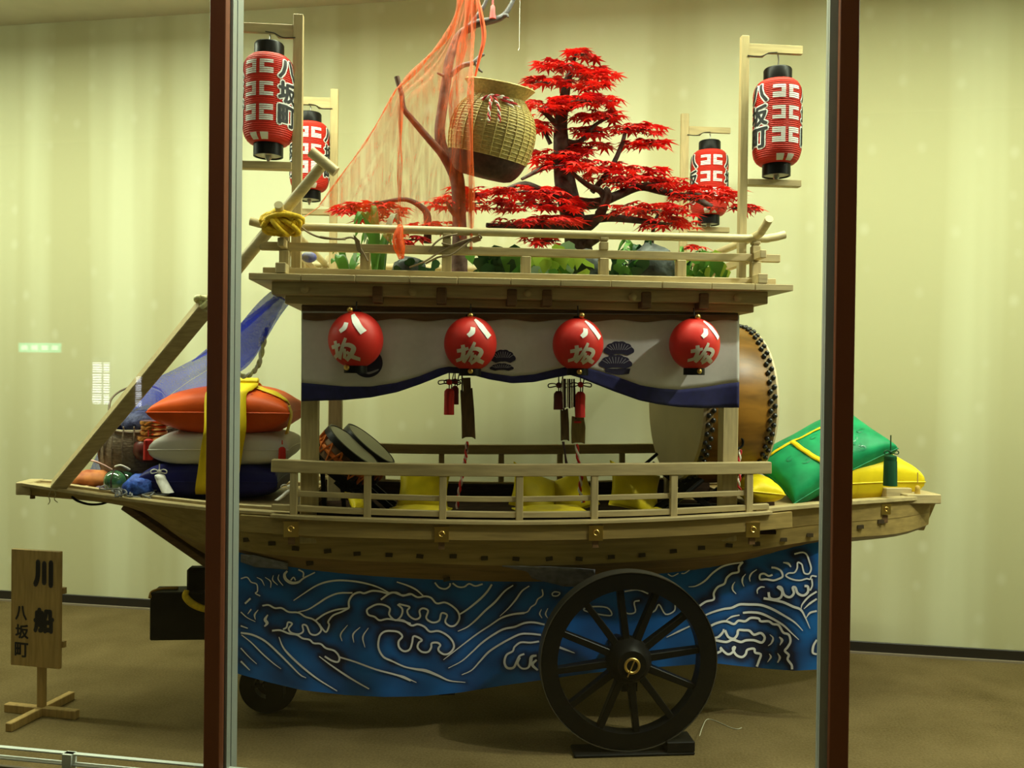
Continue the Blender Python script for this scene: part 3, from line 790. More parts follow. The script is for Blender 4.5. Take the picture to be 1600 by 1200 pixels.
# black cable looping under the bow
pts = sm([FP(112, 776, .42), FP(122, 783, .42), (FP(140, 788, .42)), FP(160, 787, .42), FP(175, 781, .42)], 6)
part(fl, 'bow_cable', MB().tube(pts, 0.006, 6), BLACK, smooth=60)
STRING = mat('string', (0.5, 0.42, 0.25), 0.8)
for pp in ([(80, 766), (76, 774), (78, 783), (75, 788)], [(84, 766), (87, 772), (85, 780), (90, 785)]):
    part(fl, 'bow_string', MB().tube(sm([FP(x, y, .44) for x, y in pp], 5), 0.0022, 5), STRING)

# wheel chock
zc = 0.0
a = FP(905, 1150, vW); b = FP(1089, 1150, vW)
mb = MB().box((wc_.x - .25, vW - .06, 0), (wc_.x + .30, vW + .06, 0.014)).box((wc_.x + .17, vW - .06, 0.014), (wc_.x + .30, vW + .06, 0.062))
solo('wheel_chock', 'black timber chock block under the big near wheel', 'chock', mb, BLACKW, bevel=0.004)

# ================================================================ LANTERN STANDS AND TALL LANTERNS
def text_verts(ch, bold=0.02, cuts=10):
    c = bpy.data.curves.new('t', 'FONT'); c.body = ch; c.size = 1.0; c.offset = bold; c.resolution_u = 3
    o = bpy.data.objects.new('t', c); COL.objects.link(o)
    dg = bpy.context.evaluated_depsgraph_get(); me = bpy.data.meshes.new_from_object(o.evaluated_get(dg))
    bpy.data.objects.remove(o); bpy.data.curves.remove(c)
    bm = bmesh.new(); bm.from_mesh(me); bpy.data.meshes.remove(me)
    xs = [v.co.x for v in bm.verts]; ys = [v.co.y for v in bm.verts]
    x0, x1, y0, y1 = min(xs), max(xs), min(ys), max(ys)
    for i in range(1, cuts):
        bmesh.ops.bisect_plane(bm, geom=bm.verts[:] + bm.edges[:] + bm.faces[:], plane_co=(lerp(x0, x1, i / cuts), 0, 0), plane_no=(1, 0, 0))
        bmesh.ops.bisect_plane(bm, geom=bm.verts[:] + bm.edges[:] + bm.faces[:], plane_co=(0, lerp(y0, y1, i / cuts), 0), plane_no=(0, 1, 0))
    bm.verts.ensure_lookup_table(); bm.verts.index_update()
    vs = [((v.co.x - x0) / (x1 - x0) - .5, (v.co.y - y0) / (y1 - y0) - .5) for v in bm.verts]   # unit square
    fs = [tuple(v.index for v in f.verts) for f in bm.faces]
    bm.free()
    return vs, fs
GL = {}
def glyph(ch, bold):
    k = (ch, bold)
    if ch not in GL: GL[ch] = text_verts(ch, 0.0)
    if k not in GL:
        vs, fs = GL[ch]; V_, F_ = [], []
        n = 8 if bold > .05 else 6
        for q in range(n + 1):
            dx, dy = (0, 0) if q == n else (bold * math.cos(2 * pi * q / n), bold * math.sin(2 * pi * q / n))
            o = len(V_); V_ += [(x + dx, y + dy) for x, y in vs]; F_ += [tuple(i + o for i in f) for f in fs]
        GL[k] = (V_, F_)
    return GL[k]

LH, LR = 0.385, 0.109       # red body height and radius
def lprof(h):              # h -1..1  -> radius fraction
    a = abs(h)
    if a < .62: return 1.0
    t = (a - .62) / .38
    return 0.60 + 0.40 * math.sqrt(max(0, 1 - t ** 2.2))
def lantern_meshes():
    M = {}
    mb = MB(); prof = []
    n = 44
    for i in range(n):
        for k, dr in ((0.0, -.0018), (0.5, .0010)):
            h = -1 + 2 * (i + k) / n
            prof.append((LR * lprof(h) + dr, h * LH / 2))
    prof.append((LR * lprof(1) - .002, LH / 2))
    M['body'] = to_mesh('paper_body', MB().lathe(prof, seg=40), RED, (0, 0, 0), smooth=50)
    M['top'] = to_mesh('top_cap', MB().lathe([(.060, LH / 2 - .004), (.064, LH / 2), (.064, LH / 2 + .052), (.060, LH / 2 + .058), (.054, LH / 2 + .058), (.054, LH / 2 + .02)], seg=32), BLACK, (0, 0, 0), smooth=40)
    M['bot'] = to_mesh('bottom_cap', MB().lathe([(.060, -LH / 2 + .004), (.064, -LH / 2), (.064, -LH / 2 - .052), (.058, -LH / 2 - .052), (.058, -LH / 2 - .03)], seg=32), BLACK, (0, 0, 0), smooth=40)
    M['base'] = to_mesh('base_disc', MB().lathe([(.058, -LH / 2 - .040), (.058, -LH / 2 - .046)], seg=32), mat('base_disc_grey', (.55, .55, .5), .4), (0, 0, 0))
    M['knob'] = to_mesh('base_knob', MB().lathe([(.012, -LH / 2 - .045), (.014, -LH / 2 - .06), (.006, -LH / 2 - .07), (.006, -LH / 2 - .078)], seg=12), STEEL, (0, 0, 0), smooth=50)
    def sph(ang, z, lift):
        h = z / (LH / 2); r = LR * lprof(max(-1, min(1, h))) + lift
        return Vector((r * math.sin(ang), -r * math.cos(ang), z))
    # white comb marks in three rows, broken by the ribs
    rh = LH / n
    def strip_rect(mb, a0, a1, z0, z1, lift=.0016):
        i0 = int(round(z0 / rh)); i1 = max(i0 + 1, int(round(z1 / rh)))
        for i in range(i0, i1):
            za, zb = i * rh + .0012, (i + 1) * rh - .0012
            m = max(2, int((a1 - a0) / .09))
            mb.grid(lambda s, t: sph(lerp(a0, a1, s), lerp(za, zb, t), lift), m, 1)
    for key, c0 in (('marks', 0.0), ('marks2', pi)):
        mb = MB()
        for zc in (0.122, 0.0215, -0.079):
            for s in (-1, 1):
                def R(a, b, z0, z1):
                    x0, x1 = sorted((c0 + s * a, c0 + s * b)); strip_rect(mb, x0, x1, zc + z0, zc + z1)
                R(.07, .25, -.031, .031)
                R(.25, .60, .011, .031)
                R(.25, .60, -.031, -.011)
        for s in (-1, 1):
            x0, x1 = sorted((c0 + s * .08, c0 + s * .42))
            mb.grid(lambda u, t: sph(lerp(x0, x1, u), lerp(-LH / 2 + .004, -LH / 2 + .030, t), .0018), 4, 3)
        M[key] = to_mesh('white_marks', mb, WHITE, (0, 0, 0))
    for key, c0 in (('kR', 1.27), ('kL', -1.27)):
        w_ = MB(); k_ = MB()
        for zc, ch in ((0.118, '八'), (0.0185, '坂'), (-0.083, '町')):
            for mb, bold, lift, sx in ((w_, .105, .0018, 1.0), (k_, .040, .0034, 1.0)):
                vs, fs = glyph(ch, bold)
                hh = .088 if ch != '八' else .080
                mb.add([sph(c0 + x * .90 * sx, zc + y * hh * sx, lift) for x, y in vs], fs)
        M[key + 'w'] = to_mesh('white_outline', w_, WHITE, (0, 0, 0)); M[key] = to_mesh('black_characters', k_, INK, (0, 0, 0))
    return M
LM = lantern_meshes()
TWINE = mat('black_cord', (.02, .018, .015), .7)
def tall_lantern(px, pyc, v, rot, arm_z, label):
    c = FP(px, pyc, v)
    t = thing('paper_lantern', label, 'lantern', c - Vector((0, 0, LH / 2 + .078)), group='tall red paper lanterns on the roof stands')
    m = Matrix.Translation(c) @ Matrix.Rotation(rot, 4, 'Z')
    b = inst(t, 'paper_body', LM['body'], m)
    for k in ('marks', 'marks2', 'kRw', 'kLw', 'kR', 'kL'):
        o = bpy.data.objects.new(LM[k].name.split('.')[0], LM[k]); COL.objects.link(o); o.parent = b
    inst(t, 'top_cap', LM['top'], m); inst(t, 'bottom_cap', LM['bot'], m); inst(t, 'base_disc', LM['base'], m); inst(t, 'base_knob', LM['knob'], m)
    zt_ = c.z + LH / 2 + .05
    pts = [(c.x - .05, v, zt_), (c.x - .02, v, zt_ + .012), (c.x, v, zt_ + .02), (c.x + .02, v, zt_ + .012), (c.x + .05, v, zt_)]
    part(t, 'wire_bail', MB().tube(sm(pts, 4), .003, 6), STEEL, smooth=60)
    part(t, 'hook', MB().tube(sm([(c.x, v, zt_ + .02), (c.x + .004, v, (zt_ + arm_z) / 2 + .01), (c.x, v, arm_z - .004)], 4), .0035, 6), STEEL, smooth=60)
    return c
def stand(x0, x1, ytop, v, armdir, xend, yu, yl, label, thick=1.0):
    """post, upper arm with stepped bracket, lower arm"""
    a = FP((x0 + x1) / 2, ytop, v); uc = a.x
    hw = abs(FP(x1, ytop, v).x - FP(x0, ytop, v).x) / 2
    t = thing('lantern_stand', label, 'lantern stand', (uc, v, ROOF_T), group='wooden lantern stands on the roof')
    part(t, 'post', MB().box((uc - hw, v - .016 * thick, ROOF_T), (uc + hw, v + .016 * thick, a.z)), WOODV, bevel=.002)
    e = FP(xend, yu[0], v); zu1 = e.z; zu0 = FP(xend, yu[1], v).z; g = FP(xend, yl[0], v); zl1 = g.z; zl0 = FP(xend, yl[1], v).z
    s = armdir
    ue = e.x
    # stepped upper arm
    um = lerp(uc + s * hw, ue, .28)
    prof = [(uc + s * hw, zu1), (ue, zu1), (ue, zu0), (um + s * .02, zu0), (um, zu0 - .018), (uc + s * hw, zu0 - .018)]
    part(t, 'upper_arm', MB().prism([(u, v - .011 * thick, z) for u, z in prof], (0, .022 * thick, 0)), WOOD, bevel=.0015)
    part(t, 'lower_arm', MB().box((min(uc + s * hw, ue), v - .02 * thick, zl0), (max(uc + s * hw, ue), v + .02 * thick, zl1)), WOOD, bevel=.002)
    # cord from hook to post
    um2 = lerp(uc, ue, .55)
    part(t, 'cord', MB().tube(sm([(um2, v - .014, zu0 + .002), (lerp(uc, ue, .4), v - .016, zu0 - .004), (lerp(uc, ue, .25), v - .016, zu0 - .022), (uc + s * hw * .5, v - .018, zu0 - .02)], 5), .0025, 5), TWINE)
    return zu0, zl1
vF, vK = -0.02, W + 0.0
z, _ = stand(459, 474.5, 24, vF, -1, 374, (36, 50), (252, 264), 'wooden lantern stand at the near corner above the oar handle')
tall_lantern(420, 158, vF, math.radians(-14), z, 'tall red paper lantern on the near left stand, largest of the four')
z, _ = stand(1157.5, 1169.5, 57, vF, 1, 1253, (73, 86), (283, 293), 'wooden lantern stand at the near corner beside the drum end')
tall_lantern(1214, 193, vF, math.radians(2), z, 'tall red paper lantern on the near right stand beside the right window post')
z, _ = stand(517, 529, 140, vK, -1, 450, (151, 163), (326, 335), 'wooden lantern stand at the far left corner behind the oar handle')
tall_lantern(484, 246, vK, math.radians(8), z, 'tall red paper lantern partly hidden behind the left stand post and oar handle')
z, _ = stand(1064, 1076, 178, vK, 1, 1141, (200, 209), (356, 364), 'wooden lantern stand at the far right corner behind the red maple branch', .8)
tall_lantern(1108, 287, vK, math.radians(-10), z, 'tall red paper lantern at the far right, crossed by a maple branch')

# ================================================================ CURTAIN
vC = -0.045
bx = [471, 505, 540, 580, 620, 655, 685, 700, 730, 765, 800, 835, 868, 890, 905, 930, 960, 1000, 1030, 1060, 1100, 1130, 1155]
bnd = [598, 601, 604, 604, 598, 588, 576, 573, 575, 583, 588, 585, 577, 572, 572, 578, 587, 602, 607, 609, 605, 600, 597]
btm = [627, 626, 625, 621, 613, 601, 589, 583, 584, 593, 599, 597, 590, 586, 590, 600, 612, 626, 632, 636, 638, 637, 637]
def fold(px, t):
    g = math.exp(-((px - 697) / 26) ** 2) + math.exp(-((px - 898) / 26) ** 2)
    return .010 * math.sin(px / 13.0 + 2 * t) * (.25 + t) * (.35 + .9 * g) + .03 * t * t * math.exp(-((px - 1110) / 60) ** 2) - .018 * t * g
def cpt(px, py, t, lift=0.0):
    v = vC + fold(px, t) - lift
    return FP(px, py, v)
def ctop(px): return interp(px, [471, 1155], [486, 492])
mbW = MB().grid(lambda s, t: cpt(lerp(471, 1155, s), lerp(ctop(lerp(471, 1155, s)), interp(lerp(471, 1155, s), bx, bnd), t), t), 140, 14)
mbN = MB().grid(lambda s, t: cpt(lerp(471, 1155, s), lerp(interp(lerp(471, 1155, s), bx, bnd), interp(lerp(471, 1155, s), bx, btm), t), 1 + .18 * t), 140, 5)
ct = thing('cabin_curtain', 'white hanging curtain with navy hem gathered at two points under the eave', 'curtain', FP(813, 637, vC))
cw = part(ct, 'white_cloth', mbW, WCLOTH, smooth=180, solid=.002)
cn = part(ct, 'navy_hem', mbN, NAVY, smooth=180, solid=.003)
# printed crests on the cloth
INKC = mat('crest_ink', (.022, .018, .045), .8)
def cloth_uv(px, py, lift):
    y0 = ctop(px); y1 = interp(px, bx, bnd); t = max(0, min(1.0, (py - y0) / (y1 - y0)))
    return cpt(px, py, t, lift)
def poly_on(mb, pts, lift, fn=cloth_uv):
    cx = sum(p[0] for p in pts) / len(pts); cy = sum(p[1] for p in pts) / len(pts)
    n = len(pts); vs = [fn(cx, cy, lift)]
    R = 4
    for r in range(1, R + 1): vs += [fn(lerp(cx, x, r / R), lerp(cy, y, r / R), lift) for x, y in pts]
    fs = [(0, 1 + i, 1 + (i + 1) % n) for i in range(n)]
    for r in range(R - 1):
        for i in range(n):
            a_, b_ = 1 + r * n + i, 1 + r * n + (i + 1) % n
            fs.append((a_, a_ + n, b_ + n, b_))
    mb.add(vs, fs)
def stroke(pts, wid, fn, lift, n=5, mb=None):
    """brush stroke ribbon on a surface; wid number or list"""
    mb = mb or MB()
    P = [Vector((x, y, 0)) for x, y in pts]; P = sm(P, n) if len(P) > 2 else [P[0].lerp(P[1], i / 6) for i in range(7)]
    m = len(P); ws = wid if isinstance(wid, (list, tuple)) else [wid] * 2
    ws = [float(np.interp(i / (m - 1), np.linspace(0, 1, len(ws)), ws)) for i in range(m)]
    vs = []
    for i in range(m):
        a = P[min(i + 1, m - 1)] - P[max(i - 1, 0)]; a.normalize(); q = Vector((-a.y, a.x, 0))
        for k in (-1, 0, 1):
            e = P[i] + q * ws[i] / 2 * k
            vs.append(fn(e.x, e.y, lift))
    fs = []
    for i in range(m - 1):
        for k in (0, 1): fs.append((i * 3 + k, i * 3 + k + 1, i * 3 + 4 + k, i * 3 + 3 + k))
    mb.add(vs, fs)
    return mb
def fan(cx, cy, rx, ry, n):
    pts = []
    for i in range(n * 4 + 1):
        t_ = pi * i / (n * 4); s = 1 + .07 * abs(math.sin(t_ * n))
        pts.append((cx - rx * s * math.cos(t_), cy - ry * s * math.sin(t_)))
    pts += [(cx + rx * .6, cy + ry * .25), (cx + rx * .2, cy + ry * .12), (cx - rx * .2, cy + ry * .12), (cx - rx * .6, cy + ry * .25)]
    return pts
cr = MB(); vein = MB()
for fx, fy, rx, ry in ((967, 551, 23, 17), (962, 572, 25, 17), (786, 563, 19, 16), (784, 577, 18, 9)):
    poly_on(cr, fan(fx, fy, rx, ry, 6), .004)
    for k in range(-4, 5):
        stroke([(fx + k * rx * .12, fy - ry * .25), (fx + k * rx * .21, fy - ry * (.86 - .02 * k * k))], .9, cloth_uv, .0052, mb=vein)
poly_on(cr, [(945, 576), (985, 576), (983, 584), (968, 586), (958, 585), (946, 582)], .004)
poly_on(cr, [(961 + 7 * math.cos(t_ / 12 * 2 * pi), 561 + 5 * math.sin(t_ / 12 * 2 * pi)) for t_ in range(12)], .004)
poly_on(cr, [(574 + 24 * math.cos(t_ / 30 * 2 * pi), 567 + 23 * math.sin(t_ / 30 * 2 * pi)) for t_ in range(30)], .004)
part(ct, 'printed_crest', cr, INKC, parent=cw)
stroke([(566, 580), (576, 583), (588, 579), (592, 577)], [1, 3.5, 3, 1], cloth_uv, .0052, mb=vein)
part(ct, 'crest_vein', vein, mat('crest_grey', (.30, .29, .33), .8), parent=cw)
# dark fringe strip along the top
part(ct, 'top_strip', MB().grid(lambda s, t: cpt(lerp(473, 1153, s), lerp(ctop(813), 499 + 2 * math.sin(s * 50), t) + 3 * s, t * .1, .006), 120, 2), WOODD, parent=cw, solid=.002)

# ================================================================ ROUND LANTERNS
YBEAD = BRASS
BRUSH1 = [([(-.30, .16), (-.25, -.02), (-.42, -.22)], [.10, .17, .12])]
def round_lantern(px, py, rpx, rot, label, gold_t, gold_b, tilt=0.0, base=True):
    v = -0.145
    c = FP(px, py, v); R = rpx / SPX(v)
    t = thing('round_lantern', label, 'lantern', c - Vector((0, 0, R * 1.1)), group='round red lanterns under the eave')
    prof = []
    n = 26
    for i in range(n + 1):
        a = -pi / 2 * .90 + pi * .90 * i / n
        prof.append((R * math.cos(a), R * 1.04 * math.sin(a)))
    b = part(t, 'paper_body', MB().lathe(prof, c, (0, 0, 1), 40), REDR, smooth=60)
    part(t, 'top_ring', MB().lathe([(R * .18, R * 1.0), (R * .20, R * 1.04), (R * .20, R * 1.10), (R * .15, R * 1.10)], c, (0, 0, 1), 20), BLACK, smooth=40)
    part(t, 'bottom_ring', MB().lathe([(R * .40, -R * .90), (R * .42, -R * .98), (R * .42, -R * 1.22), (R * .36, -R * 1.22), (R * .36, -R * 1.0)], c, (0, 0, 1), 24), BLACK, smooth=40)
    g = FP(*gold_t, v - .03); g2 = FP(*gold_b, v - R * .35)
    part(t, 'top_bead', MB().ball(g, .0135, 12, 8), BRASS, smooth=60)
    part(t, 'bottom_bead', MB().ball(g2, .0135, 12, 8), BRASS, smooth=60)
    part(t, 'bead_stem', MB().tube([c + Vector((0, 0, R * 1.08)), g], .004, 6), BLACK)
    part(t, 'bead_stem', MB().tube([c + Vector((g2.x - c.x, -R * .33, -R * 1.10)), g2], .004, 6), BLACK)
    part(t, 'hang_cord', MB().tube([c + Vector((0, 0, R * 1.1)), Vector((c.x, v + .02, TIER_B + .01))], .003, 6), TWINE)
    def on(x, y, lift):      # x,y in units of R on the front, rotated about the vertical
        y = max(-.93, min(.93, y)); rr = math.sqrt(max(.02, 1 - y * y)) * R + lift
        a = math.asin(max(-1, min(1, x / max(.2, math.sqrt(1 - y * y))))) + rot
        return c + Vector((rr * math.sin(a), -rr * math.cos(a), y * R * 1.04))
    F = lambda x, y, l: on(x, y, .0025)
    mb = MB()
    # the character 'eight' : two strokes
    stroke([(-.06, .56), (-.10, .38), (-.26, .24)], [.16, .19, .14], F, 0, mb=mb)
    stroke([(.06, .86), (.24, .62), (.42, .38), (.56, .22)], [.10, .21, .20, .22], F, 0, mb=mb)
    part(t, 'white_character', mb, WHITE, parent=b)
    mb = MB(); G = lambda x, y, l: on(x, y, .0030)
    # the character 'slope', brush script
    for pts, w_ in (([(-.44, -.08), (-.40, -.34), (-.44, -.62)], [.13, .15, .12]), ([(-.62, -.30), (-.42, -.26), (-.24, -.20)], [.13, .14, .10]),
                    ([(-.60, -.64), (-.42, -.56), (-.26, -.46)], [.12, .13, .10]), ([(-.02, .02), (-.14, -.26), (-.36, -.70)], [.10, .14, .13]),
                    ([(-.10, -.22), (.10, -.22), (.24, -.32), (.14, -.52), (-.10, -.74)], [.11, .15, .17, .15, .12]), ([(-.02, -.44), (.14, -.60), (.38, -.70)], [.10, .16, .13]), ([(-.08, -.34), (-.10, -.52), (-.16, -.68)], [.1, .12, .1])):
        stroke(pts, w_, G, 0, mb=mb)
    part(t, 'white_character', mb, mat('aged_white', (.60, .54, .44), .6), parent=b)
round_lantern(556, 531, 42, math.radians(-14), 'round red lantern nearest the left pillar, over a dark printed disc', (547, 484), (542, 574))
round_lantern(735, 537, 41, math.radians(8), 'round red lantern above the single wooden clapper board', (735, 493), (735, 580))
round_lantern(903, 538, 40, math.radians(14), 'round red lantern beside the two-tier pine crest', (909, 493), (905, 581))
round_lantern(1085, 538, 40, math.radians(16), 'round red lantern nearest the drum, on a black ring base', (1090, 495), (1092, 580))

# ================================================================ WAVE CLOTH
vWv = 0.17
def top_w(px): return interp(px, [300, 380, 440, 600, 830, 1000, 1144, 1278, 1300], [862, 868, 884, 900, 908, 898, 878, 846, 840])
def bot_w(px): return interp(px, [300, 376, 420, 470, 540, 600, 660, 720, 780, 850, 920, 1000, 1060, 1115, 1150, 1200, 1240, 1300], [1030, 1054, 1066, 1078, 1086, 1089, 1088, 1082, 1072, 1062, 1052, 1044, 1040, 1036, 1040, 1045, 1048, 1045])
def wv(px, py):
    t = (py - top_w(px)) / (bot_w(px) - top_w(px))
    return vWv + .02 * math.sin(px / 37.) * t + .012 * math.sin(px / 17. + 1.3) * t * t + .03 * t + .06 * t * math.exp(-((px - 1190) / 40) ** 2)
def WPT(px, py, lift): return FP(px, py, wv(px, py) - lift)
WX0, WX1, NWX, NWY = 338, 1296, 240, 44
mb = MB(); cols = []; pxs = []
for j in range(NWY + 1):
    for i in range(NWX + 1):
        px = lerp(WX0, WX1, i / NWX); py = lerp(top_w(px) - 8, bot_w(px), j / NWY)
        mb.v.append(WPT(px, py, 0)); pxs.append((px, py))
for j in range(NWY):
    for i in range(NWX):
        a_ = j * (NWX + 1) + i; mb.f.append((a_, a_ + 1, a_ + NWX + 2, a_ + NWX + 1))
def A(s): return [(360 + x / 4.614, 850 + y / 4.614) for x, y in s]
def B(s): return [(620 + x / 5.219, 870 + y / 5.219) for x, y in s]
def C(s): return [(1040 + x / 5.716, 850 + y / 5.716) for x, y in s]
def Dd(s): return [(780 + x / 2.963, 850 + y / 2.963) for x, y in s]
LN = []   # (points, width, closed/dark?)
def ln(pts, w_=3.0, dark=0): LN.append((pts, w_, dark))
# left part
ln(A([(455, 408), (540, 350), (620, 300), (700, 272), (790, 262), (900, 270), (1000, 290), (1080, 318), (1140, 350)]), [1.5, 3, 3, 2])
ln(A([(490, 490), (560, 472), (630, 430), (700, 385), (780, 355), (880, 352)]), [1.5, 3, 2.6])
ln(A([(615, 550), (680, 505), (760, 475), (855, 462)]), 2.8)
ln(A([(855, 462), (855, 410), (885, 365), (930, 348), (965, 355), (1020, 338), (1080, 342), (1130, 355), (1180, 350), (1240, 370), (1300, 362)]), 3.2, 1)
ln(A([(855, 462), (800, 490), (740, 515), (705, 560), (712, 585), (690, 635), (655, 600), (640, 575)]), 2.8, 1)
ln(A([(230, 445), (275, 440), (320, 462), (370, 462), (420, 490), (490, 495), (540, 525), (590, 540), (630, 570), (655, 620), (620, 655), (575, 645), (550, 590), (520, 585), (525, 630), (490, 650), (440, 640), (420, 610), (445, 575), (415, 565), (405, 600), (380, 615)]), 2.8, 1)
ln(A([(300, 625), (360, 622), (420, 645), (480, 655), (520, 680), (570, 690), (600, 715), (650, 720), (690, 752), (750, 770), (785, 815), (775, 850), (730, 840), (680, 810)]), 3.0, 1)
ln(A([(785, 815), (900, 850), (1050, 905), (1200, 945), (1300, 985)]), [2.6, 2.8, 3])
ln(A([(640, 810), (720, 870), (830, 945), (920, 1000), (1000, 1045)]), [1.5, 3.2, 2])
ln(A([(350, 670), (380, 745), (440, 815), (540, 905), (640, 980), (770, 1060)]), [1.5, 3.4, 3, 1.5])
ln(A([(75, 640), (160, 655), (250, 700), (340, 780), (420, 860), (500, 940), (545, 965)]), [3, 3.2, 3, 1.2])
ln(A([(80, 655), (150, 710), (230, 790), (310, 860), (365, 900)]), [1.5, 2.4, 1])
ln(A([(75, 750), (130, 810), (190, 865)]), [2, 1]); ln(A([(75, 845), (110, 880), (140, 910)]), [3, 1.5])
ln(A([(75, 490), (120, 530), (180, 560)]), [2, 1]); ln(A([(75, 590), (125, 608)]), [2.5, 1.5])
ln(A([(105, 430), (145, 392)]), 3); ln(A([(125, 505), (150, 470)]), [1, 2.5]); ln(A([(180, 545), (175, 510), (200, 475)]), [1, 3, 1])
ln(A([(245, 595), (265, 570), (250, 545), (270, 510)]), [2, 5, 5, 2])
ln(A([(805, 700), (795, 650), (845, 585)]), [1, 2.6, 1]); ln(A([(890, 710), (885, 650), (935, 600)]), [1, 2.8, 1]); ln(A([(970, 745), (955, 670), (995, 605)]), [1, 2.8, 1])
ln(A([(75, 250), (120, 240), (150, 275), (190, 290), (195, 340), (180, 355), (215, 375)]), 2.0)
ln(A([(190, 240), (225, 260), (245, 300)]), [1, 2, 1]); ln(A([(250, 240), (290, 270), (290, 315)]), [1, 2, 1]); ln(A([(310, 225), (305, 260), (340, 295)]), [1, 2, 1]); ln(A([(350, 220), (345, 255), (380, 300)]), [1, 2, 1])
ln(A([(410, 195), (390, 220), (400, 255), (440, 280), (490, 275), (530, 245), (610, 205)]), [3, 5, 5, 3, 2]); ln(A([(490, 185), (525, 205), (525, 240)]), 2.4)
ln(A([(435, 262), (455, 240), (470, 262)]), 2.2)
# long crest pair in the middle
ln(A([(1300, 575), (1240, 555), (1190, 548), (1130, 540), (1075, 550), (1040, 525), (995, 510), (985, 475), (1020, 450), (1060, 435), (1110, 440), (1150, 465), (1145, 510), (1190, 550), (1230, 520), (1240, 470), (1205, 435)]), 3.0, 1)
ln(B([(-130, 350), (-60, 300), (0, 292), (50, 318), (110, 302), (170, 330), (230, 322), (280, 335), (325, 380), (390, 372), (450, 400), (500, 450), (510, 505), (480, 555), (435, 565), (395, 530), (410, 475), (365, 460), (345, 520), (290, 535), (240, 500), (255, 440), (215, 420), (185, 440), (190, 490), (150, 510), (100, 480), (85, 440), (105, 410), (60, 395), (15, 385)]), 3.0, 1)
ln(B([(0, 515), (55, 520), (120, 560), (170, 550), (225, 570), (270, 610), (340, 605), (410, 640), (455, 690), (465, 740), (430, 785), (385, 795), (345, 770), (340, 745), (355, 720), (330, 700), (285, 705), (280, 740), (255, 775), (205, 775), (170, 740), (180, 700), (205, 680), (170, 655), (135, 650), (125, 700), (105, 755), (60, 770), (20, 740), (15, 690), (45, 650), (15, 615), (-40, 605), (-100, 610), (-140, 650), (-150, 740), (-110, 815), (-40, 850)]), 3.2, 1)
ln(B([(-40, 850), (60, 895), (150, 915), (240, 930), (340, 970), (430, 1010), (560, 1024)]), [2.6, 2.6, 5, 3, 1])
ln(B([(0, 960), (60, 980), (160, 1025)]), [1, 3, 1])
ln(B([(0, 205), (90, 235), (160, 270), (215, 318)]), [2, 3, 2])
ln(B([(310, 210), (345, 250), (395, 262), (430, 240), (435, 215)]), 2.6); ln(B([(455, 215), (500, 245), (550, 245), (590, 220), (640, 238), (700, 222)]), 2.6)
ln(B([(775, 225), (740, 280), (690, 335), (620, 395), (560, 440), (510, 470)]), [3, 3.4, 2.4])
ln(B([(950, 232), (880, 280), (800, 370), (720, 440), (640, 520), (570, 575), (498, 607)]), [2, 3.4, 3, 1.2])
ln(B([(1080, 238), (1020, 280), (970, 350), (910, 420), (840, 485)]), [2, 3, 1])
ln(B([(1185, 265), (1190, 315), (1150, 345), (1130, 385), (1095, 410), (1070, 445), (1040, 458)]), 2.2)
ln(B([(1040, 458), (940, 470), (850, 500), (760, 560), (660, 625), (560, 700), (470, 770), (380, 840)]), [3.4, 2.6, 2.4, 1])
ln(B([(1205, 552), (1120, 535), (1040, 540), (960, 572), (870, 590), (780, 640), (690, 705), (610, 780), (530, 850), (420, 908)]), [3, 3.4, 3, 1.2])
ln(B([(1175, 637), (1090, 628), (1010, 630), (930, 665), (840, 715), (750, 775), (680, 850), (610, 925), (530, 962)]), [3, 3.2, 3.2, 1.2])
ln(B([(1160, 690), (1090, 700), (1010, 698), (960, 735), (945, 770), (895, 800), (878, 860), (900, 905), (950, 905), (975, 860), (1000, 810), (1040, 792)]), [3, 3, 4, 3], 1)
ln(B([(1000, 820), (985, 870), (1020, 910), (1070, 905), (1090, 860), (1100, 815), (1140, 805)]), [5, 3, 3, 6, 3], 1)
ln(B([(1140, 840), (1105, 880), (1150, 925)]), [3, 5, 3])
ln(B([(1185, 500), (1165, 465), (1180, 428)]), [1, 2.4, 1]); ln(B([(1230, 500), (1213, 465), (1232, 420)]), [1, 2.4, 1])
ln(B([(1265, 300), (1290, 285), (1330, 295), (1310, 318), (1275, 318), (1265, 300)]), 2)
# behind the wheel
ln(Dd([(390, 300), (430, 290), (500, 295), (520, 330), (460, 325), (400, 310), (390, 300)]), 2.4); ln(Dd([(570, 280), (590, 320), (630, 315), (625, 270), (650, 262)]), 2.4); ln(Dd([(680, 325), (720, 310), (740, 280), (770, 325), (810, 310), (815, 280)]), 2.4)
ln(Dd([(580, 220), (640, 212), (690, 230)]), 2.4); ln(Dd([(270, 475), (310, 490), (350, 505)]), [4, 3, 1]); ln(Dd([(300, 420), (330, 435), (370, 440)]), 2)
ln(Dd([(745, 415), (800, 380), (860, 338)]), [1, 3, 2]); ln(Dd([(775, 432), (830, 405), (888, 378)]), [1, 3, 2]); ln(Dd([(840, 498), (880, 492), (918, 482)]), [2, 5, 3])
